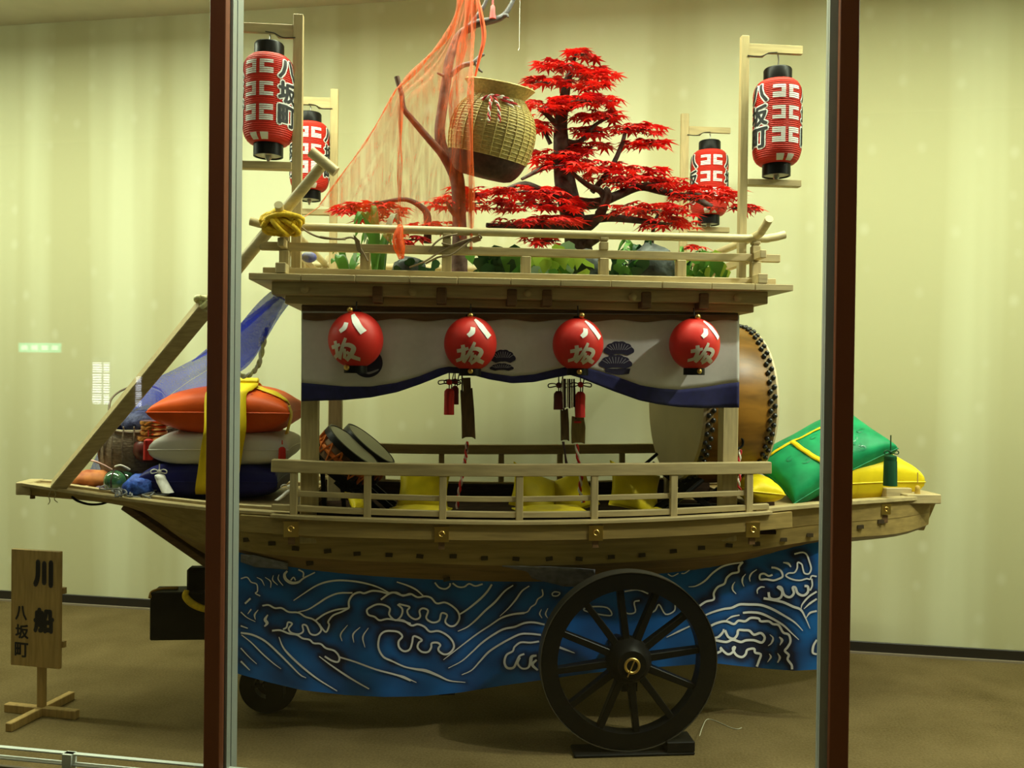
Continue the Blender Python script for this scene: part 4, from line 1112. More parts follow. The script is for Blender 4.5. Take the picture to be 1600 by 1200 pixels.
# right part
ln(C([(205, 382), (270, 375), (350, 330), (420, 260), (500, 205), (580, 180), (680, 165)]), [1, 3, 3, 2])
ln(C([(300, 555), (360, 515), (430, 495), (430, 440), (465, 385), (525, 355), (545, 305), (590, 265), (650, 250), (655, 205), (690, 160)]), 3.4, 1)
ln(C([(355, 635), (430, 605), (520, 580), (590, 570), (660, 540), (740, 540), (850, 545), (950, 580), (1050, 635), (1140, 690), (1190, 735), (1225, 775)]), [3, 4, 4, 1.2])
ln(C([(690, 615), (760, 610), (850, 620), (950, 665), (1050, 725), (1120, 790), (1190, 855)]), [3.5, 4, 3.4, 1.2]); ln(C([(530, 690), (590, 650), (660, 635)]), [1, 3, 2])
ln(C([(395, 735), (460, 705), (540, 690), (610, 715), (650, 685), (710, 690), (760, 660), (830, 665), (850, 690), (920, 690), (960, 715), (1010, 725), (1050, 790), (1100, 810), (1115, 870), (1090, 920), (1065, 955), (1100, 990), (1090, 1030), (1125, 1080), (1130, 1120)]), 3.8, 1)
ln(C([(420, 840), (470, 830), (510, 790), (520, 760)]), [3, 4, 3], 1)
ln(C([(530, 770), (560, 830), (610, 845), (640, 810), (650, 770), (700, 770), (750, 775), (790, 810), (850, 795), (885, 835), (860, 880), (790, 860), (720, 860), (670, 875), (600, 855), (540, 875), (440, 858)]), 4, 1)
ln(C([(455, 975), (495, 955), (490, 925), (520, 960), (560, 985), (600, 965), (620, 920), (600, 935), (630, 990), (680, 1010), (715, 985), (730, 945), (790, 935), (800, 970), (850, 985), (835, 1040), (815, 1095)]), 3.8, 1)
ln(C([(930, 808), (960, 840), (945, 885), (915, 910)]), [1, 3.5, 1]); ln(C([(1015, 830), (1040, 860), (1020, 905)]), [2, 5, 1]); ln(C([(925, 980), (940, 1010), (910, 1055)]), [1, 3.5, 1]); ln(C([(1000, 975), (1020, 1015), (1000, 1060)]), [1, 4, 2])
ln(C([(630, 445), (600, 410), (600, 370), (620, 338)]), [1, 3, 1]); ln(C([(700, 380), (685, 340), (690, 300), (715, 268)]), [1, 3.2, 1]); ln(C([(755, 335), (750, 300), (770, 260), (815, 228)]), [1, 3, 1])
ln(C([(820, 445), (820, 410), (850, 385), (885, 385)]), [1, 3, 1.5])
ln(C([(1150, 90), (1220, 75), (1260, 95), (1285, 160), (1300, 220), (1280, 265), (1240, 260), (1225, 215), (1215, 180), (1180, 165), (1175, 215), (1150, 255), (1100, 260), (1075, 285), (1130, 315), (1200, 325), (1260, 310), (1290, 315), (1305, 285), (1350, 290)]), 2.6, 1)
ln(C([(1050, 165), (1095, 175), (1120, 205)]), [2, 4, 2]); ln(C([(945, 210), (985, 215), (1030, 240), (1045, 290), (1000, 315), (960, 325), (900, 315), (845, 315), (845, 275), (880, 265), (920, 285), (955, 275)]), 3.2, 1)
ln(C([(920, 430), (930, 480), (980, 495), (1030, 475), (1040, 420), (1000, 385), (1035, 390), (1060, 455), (1110, 475), (1145, 440), (1135, 390), (1160, 390), (1180, 440), (1230, 460), (1270, 430), (1270, 380), (1240, 375)]), 4, 1)
ln(C([(1305, 310), (1310, 370), (1290, 415)]), 2.6)
ln(C([(875, 485), (960, 500), (1050, 520), (1140, 560), (1205, 585), (1245, 650), (1290, 755)]), [4, 4, 4, 1]); ln(C([(1210, 585), (1220, 540), (1280, 470), (1350, 425)]), [1, 3, 3]); ln(C([(1235, 580), (1290, 530), (1350, 490)]), [1, 3.4, 3]); ln(C([(1255, 660), (1290, 615), (1350, 598)]), [1, 3.4, 3])
ln(C([(1350, 855), (1320, 910), (1315, 970), (1350, 985)]), [3, 4, 3])
ln(C([(20, 268), (60, 288), (115, 262)]), 1.8); ln(C([(140, 262), (170, 262), (215, 232)]), 1.8)
# colours of the dyed cloth: navy beside the crests, clear blue between
PA = np.array(pxs)
dk = np.zeros(len(PA)); dn = np.zeros(len(PA))
for pts, w_, dark in LN:
    q = np.array([(p.x, p.y) for p in (sm([Vector((x, y, 0)) for x, y in pts], 3) if len(pts) > 2 else [Vector((x, y, 0)) for x, y in pts])])
    for i in range(len(q) - 1):
        a_, b_ = q[i], q[i + 1]; ab = b_ - a_; l2_ = max(1e-6, ab @ ab)
        t_ = np.clip(((PA - a_) @ ab) / l2_, 0, 1); d_ = np.hypot(*(PA - a_ - t_[:, None] * ab).T)
        if dark: dk = np.maximum(dk, np.exp(-(d_ / 10.0) ** 2))
        else: dn = np.maximum(dn, np.exp(-(d_ / 5.0) ** 2))
nz = np.array([noise.noise(Vector((x / 55, y / 40, 3.1))) for x, y in pxs])
k = np.clip(.22 + .75 * dk + .42 * dn - .75 * nz, 0, 1)[:, None]
bright = np.array([.004, .135, .50]); navy = np.array([.005, .010, .045])
col = bright * (1 - k) + navy * k
mb.c = np.concatenate([col, np.ones((len(PA), 1))], 1)
wt = thing('wave_skirt', 'blue cloth skirt painted with white-outlined waves below the hull', 'cloth skirt', FP(800, 1060, vWv))
wo = part(wt, 'blue_cloth', mb, mat('wave_cloth', (.01, .1, .35), .8, attr=True), smooth=180)
lm = MB()
for pts, w_, dark in LN:
    w2 = [x * .95 for x in w_] if isinstance(w_, (list, tuple)) else w_ * .95
    stroke(pts, w2, WPT, .0035, n=4, mb=lm)
part(wt, 'painted_wave_line', lm, mat('wave_line_white', (.84, .84, .86), .8), parent=wo)
# grey tarpaulin strip hanging below the hull near the wheel and at the bow side
TARP = mat('grey_tarpaulin', (.20, .20, .23), .45, var=.3, scale=30)
def strip_cloth(pa, v, v2, amp, lab, mt):
    top_, bot_ = pa
    mb = MB().grid(lambda s, t: FP(interp(s, np.linspace(0, 1, len(top_)), [p[0] for p in top_]), lerp(interp(s, np.linspace(0, 1, len(top_)), [p[1] for p in top_]), interp(s, np.linspace(0, 1, len(bot_)), [p[1] for p in bot_]), t), lerp(v, v2, t) + amp * math.sin(s * 23 + t * 3)), 40, 5)
    solo('tarpaulin_strip', lab, 'tarpaulin', mb, mt, smooth=180, solid=.002)
strip_cloth(([(785, 884), (830, 885), (880, 886), (930, 890)], [(785, 890), (830, 903), (880, 916), (930, 918)]), .036, .150, .004, 'grey tarpaulin strip hanging under the hull above the big wheel', TARP)
strip_cloth(([(376, 866), (400, 868), (450, 880)], [(376, 878), (400, 886), (450, 890)]), .10, .16, .004, 'grey tarpaulin edge under the bow beside the left window post', TARP)

# ================================================================ MAPLE TREE ON THE ROOF
BARK = mat('dark_bark', (.045, .028, .022), .8, var=.4, scale=30, bump=.6, col2=(.10, .075, .065))
LEAFS = [mat('maple_red', (.74, .012, .012), .5, trans=.15), mat('maple_scarlet', (.82, .028, .016), .5, trans=.15), mat('maple_crimson', (.40, .006, .012), .5, trans=.15)]
tv = 0.56
def V3(px, py, v): return FP(px, py, v)
mt_ = thing('maple_tree', 'artificial red maple tree with layered leaf pads on the roof', 'tree', (FP(905, 430, tv).x, tv, ROOF_T))
trunk = [(908, 436, tv), (905, 400, tv), (900, 360, tv), (890, 320, tv), (882, 280, tv), (878, 240, tv), (876, 200, tv), (880, 165, tv), (886, 130, tv), (893, 105, tv), (900, 85, tv)]
part(mt_, 'trunk', MB().tube(sm([V3(*p) for p in trunk], 5), [.085, .075, .065, .06, .055, .045, .036, .03, .022, .015, .006], 10), BARK, smooth=70)
branches = [
    ([(900, 365, tv), (930, 345, tv - .1), (945, 320, tv - .14), (940, 300, tv - .15), (920, 290, tv - .15), (900, 275, tv - .16), (888, 262, tv - .16)], [.032, .026, .02, .016, .012, .008]),
    ([(935, 335, tv - .12), (948, 315, tv - .18), (950, 300, tv - .2), (945, 293, tv - .2)], [.022, .02, .016, .01]),
    ([(890, 315, tv), (930, 318, tv + .05), (965, 305, tv + .08), (1000, 292, tv + .1), (1030, 298, tv + .1), (1060, 305, tv + .1), (1090, 312, tv + .08), (1112, 324, tv + .06)], [.035, .03, .025, .022, .02, .018, .016, .018]),
    ([(905, 345, tv), (950, 340, tv - .06), (1000, 345, tv - .1), (1040, 350, tv - .12)], [.03, .022, .016, .008]),
    ([(895, 350, tv), (850, 356, tv - .1), (800, 355, tv - .16), (760, 352, tv - .2)], [.03, .022, .018, .012]),
    ([(885, 310, tv), (850, 300, tv - .08), (820, 288, tv - .12), (790, 295, tv - .15)], [.03, .022, .016, .008]),
    ([(878, 220, tv), (905, 222, tv - .04), (930, 195, tv - .06), (960, 180, tv - .06)], [.02, .015, .01, .006]),
    ([(925, 300, tv), (955, 262, tv), (972, 225, tv), (978, 205, tv), (990, 195, tv)], [.016, .014, .012, .01, .006]),
    ([(870, 195, tv), (855, 180, tv - .08), (840, 170, tv - .1)], [.018, .012, .006]),
    ([(876, 175, tv), (900, 165, tv - .08), (915, 160, tv - .1)], [.02, .014, .008]),
    ([(860, 225, tv), (850, 205, tv), (843, 198, tv)], [.012, .01, .006]),
    ([(900, 390, tv), (930, 375, tv - .1), (945, 365, tv - .14)], [.03, .02, .012]),
    ([(1018, 380, tv - .05), (1022, 350, tv - .05), (1028, 335, tv - .05)], [.012, .01, .007]),
    ([(668, 380, tv - .1), (668, 340, tv - .1), (660, 325, tv - .1), (635, 312, tv - .1), (600, 316, tv - .1), (570, 322, tv - .1)], [.02, .02, .016, .012, .01, .006]),
    ([(880, 255, tv), (850, 262, tv - .1), (815, 280, tv - .14)], [.02, .014, .008]),
]
for pts, rs in branches:
    part(mt_, 'branch', MB().tube(sm([V3(*p) for p in pts], 4), rs, 7), BARK, smooth=70)
# leaf mesh: seven-pointed star
def leaf_mesh(i):
    vs = [(0, 0.05, 0.03)]; n = 7
    lens = [.55, .8, .98, 1.1, .98, .8, .55]; angs = [-150, -98, -48, 0, 48, 98, 150]
    for k in range(n):
        a = math.radians(angs[k]); L_ = lens[k]
        vs.append((math.sin(a) * L_ * .5, math.cos(a) * L_ * .5, -.10 * L_))
        if k < n - 1:
            b = math.radians((angs[k] + angs[k + 1]) / 2); vs.append((math.sin(b) * .17, math.cos(b) * .17, .01))
    vs.append((0, -.12, .02)); m = len(vs)
    fs = [(0, k, k + 1) for k in range(1, m - 1)] + [(0, m - 1, 1)]
    me = bpy.data.meshes.new('leaf'); me.from_pydata(vs, [], fs); me.materials.append(LEAFS[i]); me.update()
    return me, vs, fs
LMESH = [leaf_mesh(i) for i in range(3)]
# pads: x0, x1, y, thickness in px, depth centre, depth half width, count
pads = [(883, 932, 82, 14, tv, .07, 15), (838, 905, 97, 15, tv - .03, .09, 24), (893, 966, 112, 18, tv - .02, .10, 28), (816, 900, 126, 14, tv, .12, 26), (900, 956, 131, 12, tv - .05, .09, 16),
        (862, 976, 155, 18, tv - .06, .16, 44), (820, 892, 165, 26, tv - .06, .13, 34), (895, 976, 178, 14, tv - .04, .13, 28), (826, 860, 195, 18, tv - .05, .09, 14), (884, 955, 203, 14, tv, .12, 22),
        (950, 1042, 200, 18, tv, .10, 30), (972, 1048, 222, 14, tv, .10, 22), (893, 952, 228, 14, tv + .02, .12, 18), (830, 932, 240, 18, tv - .02, .16, 36), (828, 972, 256, 16, tv - .06, .2, 46),
        (905, 1042, 267, 22, tv - .05, .2, 48), (690, 900, 297, 16, tv - .14, .22, 60), (925, 1085, 283, 18, tv, .22, 46), (775, 925, 316, 22, tv - .12, .24, 58), (660, 790, 315, 20, tv - .14, .2, 40),
        (515, 640, 322, 16, tv - .1, .12, 44), (940, 1085, 326, 24, tv - .1, .22, 54), (770, 912, 343, 14, tv - .2, .24, 44), (1035, 1160, 300, 22, tv + .06, .12, 44), (1000, 1092, 346, 14, tv - .14, .16, 28),
        (815, 882, 374, 14, tv - .2, .15, 18), (630, 725, 352, 14, tv - .2, .14, 26), (1100, 1192, 322, 8, tv + .05, .06, 14), (615, 660, 372, 20, tv - .25, .1, 12), (1070, 1100, 384, 4, tv - .2, .05, 4), (560, 620, 338, 14, tv - .1, .1, 12)]
rl = random.Random(11)
leaves = []
for x0, x1, y, th, vc, hv, n in pads:
    for k in range(int(n * 1.5)):
        a = rl.uniform(0, 2 * pi); r = math.sqrt(rl.random())
        px = (x0 + x1) / 2 + r * math.cos(a) * (x1 - x0) / 2; vv = vc + r * math.sin(a) * hv
        py = y + rl.uniform(-.5, .5) * th * .95 + 5 * r * r
        s = rl.uniform(.095, .145)
        outa = math.atan2(math.sin(a), math.cos(a))
        e = Matrix.Rotation(outa - pi / 2 + rl.uniform(-.7, .7), 4, 'Z') @ Matrix.Rotation(rl.uniform(-.38, .14), 4, 'X') @ Matrix.Rotation(rl.uniform(-.3, .3), 4, 'Y')
        leaves.append((vv, Matrix.Translation(FP(px, py, vv)) @ e @ Matrix.Scale(s, 4), rl.choice((0, 0, 1, 1, 2))))
leaves.sort(key=lambda l: l[0])
for vv, m, i in leaves[:300]:
    inst(mt_, 'leaf', LMESH[i][0], m)
mb = MB()
mbs = [MB(), MB(), MB()]
for vv, m, i in leaves[300:]:
    mbs[i].add([m @ Vector(p) for p in LMESH[i][1]], LMESH[i][2])
for i in range(3):
    if i == 0:
        allb = mbs[0]
me = bpy.data.meshes.new('foliage')
vs = []; fs = []; mi = []
for i in range(3):
    o = len(vs); vs += [tuple(p - mt_.base) for p in mbs[i].v]; fs += [tuple(a + o for a in f) for f in mbs[i].f]; mi += [i] * len(mbs[i].f)
me.from_pydata(vs, [], fs)
for l in LEAFS: me.materials.append(l)
me.polygons.foreach_set('material_index', mi); me.update()
fo = bpy.data.objects.new('foliage', me); COL.objects.link(fo); fo.parent = mt_.o; fo['kind'] = 'stuff'
# thin twigs carrying the pads
for x0, x1, y, th, vc, hv, n in pads:
    cx = (x0 + x1) / 2
    mb = MB()
    for k in range(3):
        a = rl.uniform(0, 2 * pi)
        mb.tube([FP(cx, y + 4, vc), FP(cx + math.cos(a) * (x1 - x0) * .22, y + 2, vc + math.sin(a) * hv * .5), FP(cx + math.cos(a) * (x1 - x0) * .42, y + 3, vc + math.sin(a) * hv * .85)], [.006, .004, .002], 5)
    part(mt_, 'twig', mb, BARK)

# ================================================================ BARE TREE TRUNK WITH BASKET AND ORANGE NET
dv = 0.22
DW = mat('driftwood', (.075, .030, .022), .75, var=.45, scale=24, bump=.6, col2=(.17, .10, .08))
dt = thing('bare_tree', 'bare forked brown tree trunk rising to the top edge, holding the basket', 'tree', (FP(717, 440, dv).x, dv, ROOF_T))
part(dt, 'trunk', MB().tube(sm([V3(717, 436, dv), V3(718, 400, dv), V3(718, 360, dv), V3(717, 320, dv), V3(715, 285, dv), V3(708, 262, dv), V3(692, 235, dv), V3(687, 205, dv), V3(691, 170, dv), V3(697, 130, dv), V3(703, 90, dv), V3(718, 55, dv), V3(738, 42, dv - .02)], 5), [.042, .038, .034, .032, .034, .036, .028, .025, .024, .024, .022, .02, .018], 12), DW, smooth=70)
part(dt, 'branch', MB().tube(sm([V3(708, 268, dv - .01), V3(690, 240, dv - .03), V3(668, 215, dv - .04), V3(645, 188, dv - .05), V3(631, 170, dv - .05), V3(628, 150, dv - .05), V3(624, 135, dv - .05), V3(620, 120, dv - .05)], 5), [.024, .02, .017, .015, .013, .012, .012, .013], 9), DW, smooth=70)
GREYW = mat('grey_branch', (.06, .05, .05), .6, var=.4, scale=20, bump=.5, col2=(.16, .15, .16))
part(dt, 'branch', MB().tube(sm([V3(730, 44, dv - .02), V3(748, 36, dv - .04), V3(768, 32, dv - .05), V3(785, 26, dv - .05), V3(796, 12, dv - .05), V3(805, -6, dv - .05)], 5), [.018, .019, .017, .014, .011, .009], 9), GREYW, smooth=70)
part(dt, 'branch', MB().tube(sm([V3(735, 40, dv - .02), V3(748, 22, dv - .03), V3(758, 5, dv - .03), V3(764, -14, dv - .03)], 4), [.013, .011, .009, .008], 8), GREYW, smooth=70)
part(dt, 'branch', MB().tube(sm([V3(786, 26, dv - .05), V3(792, 24, dv - .07), V3(794, 27, dv - .08)], 4), [.012, .009, .004], 7), GREYW, smooth=70)
part(dt, 'branch', MB().tube(sm([V3(703, 118, dv), V3(722, 103, dv - .03), V3(740, 98, dv - .04), V3(750, 88, dv - .04), V3(757, 85, dv - .04)], 4), [.014, .012, .012, .010, .006], 8), GREYW, smooth=70)
part(dt, 'branch', MB().tube(sm([V3(742, 97, dv - .04), V3(748, 108, dv - .05), V3(754, 113, dv - .05)], 4), [.009, .007, .004], 7), GREYW, smooth=70)
part(dt, 'branch', MB().tube(sm([V3(700, 120, dv), V3(690, 117, dv - .02), V3(683, 114, dv - .03)], 4), [.009, .007, .004], 7), DW, smooth=70)
part(dt, 'branch', MB().tube(sm([V3(716, 340, dv), V3(705, 328, dv - .03), V3(698, 315, dv - .04)], 4), [.016, .012, .006], 7), DW, smooth=70)
for k, (x, y, w_) in enumerate(((766, 8, 10), (773, 8, 9))):
    pass
tassel_red = mat('pink_red_cord', (.55, .10, .10), .7)
# basket
WICK = mat('wicker', (.52, .40, .14), .55, var=.25, scale=70, stretch=(1, 1, 1.6), bump=.35)
WICKD = mat('wicker_dark_base', (.055, .025, .022), .6, var=.4, scale=40, bump=.3)
bvv = 0.10
bc = FP(768, 215, bvv); S = SPX(bvv)
bx_axis = Vector((math.sin(math.radians(12)), -.18, math.cos(math.radians(12)))).normalized()
bk = thing('fishing_basket', 'round wicker basket with flared rim tied with red-white cord on the bare tree', 'basket', bc - Vector((0, 0, .22)))
Rb = 66 / S
def bz(h): return h / S
prof = []
for r, h in ((36, -62), (46, -58), (56, -45), (63, -25), (66.5, 0), (65, 20), (59, 37), (50, 49), (42, 57), (38, 62)):
    prof.append((r / S, h / S))
pp = sm([Vector((r, 0, h)) for r, h in prof], 4); prof2 = [(p.x, p.z) for p in pp]
ksplit = next(i for i, p in enumerate(prof2) if p[1] > -34 / S)
part(bk, 'dark_base', MB().lathe(prof2[:ksplit + 1], bc, bx_axis, 48, True, False), WICKD, smooth=60)
body = part(bk, 'woven_body', MB().lathe(prof2[ksplit:], bc, bx_axis, 48, False, False), WICK, smooth=60)
# vertical staves and horizontal weave rings as raised strips
sx, sy = perp(bx_axis)
if sx.cross(sy).dot(bx_axis) < 0: sy = -sy
for k in range(26):
    a = 2 * pi * k / 26
    pts = [bc + bx_axis * h + (sx * math.cos(a) + sy * math.sin(a)) * (r + .0015) for r, h in prof2[ksplit::2]]
    part(bk, 'stave', MB().tube(pts, .0035, 5), WICK, parent=body)
mb = MB()
for i in range(ksplit, len(prof2), 1):
    r, h = prof2[i]
    mb.tube([bc + bx_axis * h + (sx * math.cos(2 * pi * k / 40) + sy * math.sin(2 * pi * k / 40)) * (r + .0005 + .002 * ((k + i) % 2)) for k in range(41)], .0022, 4, False)
part(bk, 'weave_strand', mb, WICK, parent=body)
rim = [(37, 60), (40, 64), (46, 72), (53, 80), (55, 82), (54, 83.5), (46, 75), (38, 66), (33, 62)]
rc = bc + Vector((-1 / S, 0, 0)); rax = Vector((.16, -.22, 1)).normalized()
part(bk, 'flared_rim', MB().lathe([(r / S, (h - 4) / S) for r, h in rim], rc, rax, 48, False, False), WICK, smooth=60)
# twisted cord
CR_, CW_ = mat('cord_red', (.55, .03, .04), .7), mat('cord_white', (.75, .70, .62), .7)
def twist(t, name, pts, r, parent=None, turns=None, m1=None, m2=None):
    P = sm(pts, 8); n = len(P); L_ = sum((P[i + 1] - P[i]).length for i in range(n - 1)); turns = turns or L_ / (r * 7)
    for ph, m in ((0, m1 or CR_), (pi, m2 or CW_)):
        q = []
        for i, p in enumerate(P):
            a = (P[min(i + 1, n - 1)] - P[max(i - 1, 0)]).normalized(); x, y = perp(a); t_ = 2 * pi * turns * i / n + ph
            q.append(p + (x * math.cos(t_) + y * math.sin(t_)) * r * .55)
        part(t, name, MB().tube(q, r * .62, 6), m, parent=parent, smooth=60)
fr_ = lambda x, y, dvv=0: FP(x, y, bvv - .19 + dvv)
twist(bk, 'neck_cord', [FP(749, 158, bvv - .10), fr_(754, 155, .03), fr_(763, 151), fr_(774, 150, -.01), fr_(786, 155, 0), fr_(797, 164, .02), fr_(803, 174, .03)], .0085)
twist(bk, 'neck_cord', [fr_(768, 150, -.01), fr_(766, 162, -.03), fr_(764, 178, -.04), fr_(764, 190, -.045)], .007)
twist(bk, 'neck_cord', [fr_(772, 152, -.01), fr_(778, 164, -.03), fr_(780, 178, -.04), fr_(780, 190, -.045)], .007)
twist(bk, 'neck_cord', [fr_(775, 150, -.01), fr_(788, 152, -.005), fr_(800, 159, .02), fr_(811, 168, .05)], .007)

# orange net
ON = net_mat('orange_net', (.85, .12, .008), .34, (50, 50, 2.5))
OND = net_mat('orange_net_folded', (.85, .12, .008), .7, (90, 90, 3))
def resample(pts, n):
    P = sm(pts, 8); L_ = [0]
    for i in range(len(P) - 1): L_.append(L_[-1] + (P[i + 1] - P[i]).length)
    out = []
    for k in range(n):
        d_ = L_[-1] * k / (n - 1)
        out.append(Vector((np.interp(d_, L_, [p.x for p in P]), np.interp(d_, L_, [p.y for p in P]), np.interp(d_, L_, [p.z for p in P]))))
    return out
def sheet(cols, n=30, sub=6, amp=.012):
    C_ = [resample([FP(*p) for p in c], n) for c in cols]; mb = MB(); m = len(C_)
    def fn(s, t):
        f = s * (m - 1); i = min(m - 2, int(f)); r = f - i; j = min(n - 1, int(round(t * (n - 1))))
        p = C_[i][j].lerp(C_[i + 1][j], r)
        return p + Vector((0, amp * t * math.sin(f * 9.0 + t * 4), 0))
    return mb.grid(fn, (m - 1) * sub, n - 1)
nt_ = thing('orange_net', 'sheer orange fishing net draped from the bare tree to the roof railing', 'fishing net', FP(660, 410, .0))
o_ = -.02
part(nt_, 'net_sheet', sheet([[(724, -30, .16), (704, 45, .12), (664, 92, .1), (621, 136, .08), (575, 215, .05), (535, 272, .02), (497, 322, .0)],
                              [(728, -30, .15), (700, 60, .11), (650, 120, .09), (624, 150, .06), (605, 240, .03), (585, 300, .0), (560, 330, .0)],
                              [(730, -30, .14), (706, 60, .10), (670, 120, .07), (628, 160, .04), (625, 240, .02), (623, 320, -.02), (624, 395, -.06)]]), ON, smooth=180)
part(nt_, 'net_sheet', sheet([[(730, -30, .14), (706, 60, .10), (670, 120, .07), (630, 160, .04), (626, 240, .02), (624, 320, -.02), (624, 395, -.06)],
                              [(733, -30, .12), (714, 60, .08), (690, 140, .04), (668, 230, .01), (655, 320, -.02), (650, 352, -.06)],
                              [(737, -30, .11), (724, 60, .06), (712, 150, .0), (706, 240, -.05), (700, 320, -.06), (700, 354, -.08)],
                              [(742, -30, .10), (737, 60, .05), (734, 150, -.05), (738, 240, -.10), (738, 320, -.08), (736, 390, -.10)]]), ON, smooth=180)
for c, w_ in (([(728, -30, .13), (703, 48, .10), (664, 94, .08), (622, 138, .05)], 13), ([(626, 150, .03), (625, 240, .01), (624, 330, -.03), (626, 400, -.08)], 9), ([(742, -30, .08), (739, 60, .03), (735, 150, -.10), (737, 230, -.12), (737, 300, -.1), (736, 390, -.115)], 10), ([(738, -30, .1), (726, 50, .06), (712, 130, .02), (706, 200, .0)], 16), ([(620, 138, .05), (575, 216, .03), (530, 278, .0), (500, 320, -.02)], 4)):
    C_ = resample([FP(*p) for p in c], 24); hw = w_ / S / 2
    part(nt_, 'net_fold', MB().grid(lambda s, t: C_[min(23, int(round(t * 23)))] + Vector((hw * (2 * s - 1) * (.7 + .3 * math.sin(t * 17)), -.006 * math.sin(s * pi), 0)), 4, 23), OND, smooth=180)
part(nt_, 'net_fold', MB().tube(resample([FP(742, -20, .06), FP(752, 25, .04), FP(756, 60, .04), FP(748, 95, .04), FP(742, 122, .04)], 20), [.004, .010, .012, .009, .005], 6), mat('orange_cord', (.75, .09, .02), .7), smooth=60)
part(nt_, 'net_bunch', MB().tube(resample([FP(626, 352, -.13), FP(622, 372, -.14), FP(625, 392, -.14), FP(627, 404, -.13)], 10), [.012, .022, .026, .012], 8), OND, smooth=60)
ln_ = [FP(500, 322, 0.0), FP(480, 336, -.04), FP(462, 346, -.1)]
part(nt_, 'net_line', MB().tube(sm(ln_, 4), .002, 4), mat('orange_line', (.6, .2, .08), .7))
# red cord tassel on the top branch
tt = thing('red_tassel', 'pinkish red tassel hanging from the top bare branch', 'tassel', FP(771, 28, dv - .06))
part(tt, 'cord', MB().tube([FP(770, -16, dv - .055), FP(770, 8, dv - .06)], .005, 6), tassel_red, smooth=60)
part(tt, 'strands', MB().lathe([(.004, .0), (.010, -.006), (.012, -.03), (.016, -.065)], FP(770, 8, dv - .065), (0, 0, 1), 12), tassel_red, smooth=50)
# thread hanging from the ceiling
th_ = FP(812, 22, .35)
solo('hanging_thread', 'thin white thread hanging in front of the wall above the maple', 'thread', MB().tube([Vector((th_.x, .35, CEIL_Z - .005)), Vector((th_.x, .35, FP(812, 74, .35).z)), Vector((th_.x - .004, .35, FP(812, 79, .35).z))], [.0006, .0008, .002], 5), WHITE)

# ================================================================ PLANTS ON THE ROOF
G1 = mat('leaf_green', (.10, .26, .04), .45, trans=.2); G2 = mat('leaf_dark_green', (.018, .07, .022), .4, trans=.1); G3 = mat('leaf_yellow_green', (.36, .50, .06), .45, trans=.25); G4 = mat('leaf_pale', (.30, .42, .28), .5, trans=.2)
STONE = mat('dark_stone', (.03, .035, .035), .45, var=.5, scale=14, bump=.8, col2=(.10, .12, .11))
def strap_leaf(t, base, tip_off, h, w_, mt):
    b = Vector(base); n = 9; mb = MB(); vs = []
    d_ = Vector(tip_off); sd = Vector((d_.y, -d_.x, 0)); sd = sd.normalized() if sd.length > 1e-5 else Vector((1, 0, 0))
    sd = (sd * .4 + Vector((.7, -.2, 0))).normalized()
    for i in range(n + 1):
        s = i / n; p = b + d_ * s ** 1.4 + Vector((0, 0, h * (math.sin(min(1, s * 1.25) * pi / 2) if s < .8 else 1 - 2.2 * (s - .8) ** 1.3)))
        ww = w_ * (.55 + .6 * math.sin(pi * (s * .8 + .1))) * (1 if s < .85 else (1 - s) / .15 + .05)
        vs += [p - sd * ww / 2, p + Vector((0, 0, -.15 * ww)), p + sd * ww / 2]
    fs = []
    for i in range(n):
        for k in (0, 1): fs.append((i * 3 + k, i * 3 + k + 1, i * 3 + 4 + k, i * 3 + 3 + k))
    part(t, 'leaf', mb.add(vs, fs), mt, smooth=180)
pr = random.Random(5)
def strap_plant(px, v, n, label, mts, h0=.12, h1=.26, sp=.16, wd=.024):
    n = int(n * 1.4); h0 *= 1.15; h1 *= 1.2
    b = FP(px, 425, v); b.z = ROOF_T
    t = thing('strap_leaf_plant', label, 'plant', b, group='green plants on the roof')
    for k in range(n):
        a = pr.uniform(0, 2 * pi); r = pr.uniform(.4, 1) * sp
        strap_leaf(t, b + Vector((pr.uniform(-.02, .02), pr.uniform(-.02, .02), 0)), (r * math.cos(a), r * math.sin(a) * .7, 0), pr.uniform(h0, h1), wd * pr.uniform(.7, 1.2), pr.choice(mts))
    part(t, 'crown', MB().lathe([(.02, 0), (.024, .015), (.012, .05)], b, (0, 0, 1), 8), G2)
    return t
t = strap_plant(590, .06, 11, 'arching long-leaved plant under the left maple branch', [G1, G4, G1], .16, .30, .17, .028)
t = strap_plant(545, .12, 6, 'small broad-leaved plant beside the far left stand foot', [G4, G1], .08, .16, .10, .03)
t = strap_plant(1005, .12, 14, 'dark long-leaved plant behind the railing right of the maple trunk', [G2, G1, G2], .10, .20, .22, .026)
t = strap_plant(1068, .10, 8, 'fine arching green plant near the right end of the railing', [G1, G2], .10, .17, .15, .014)
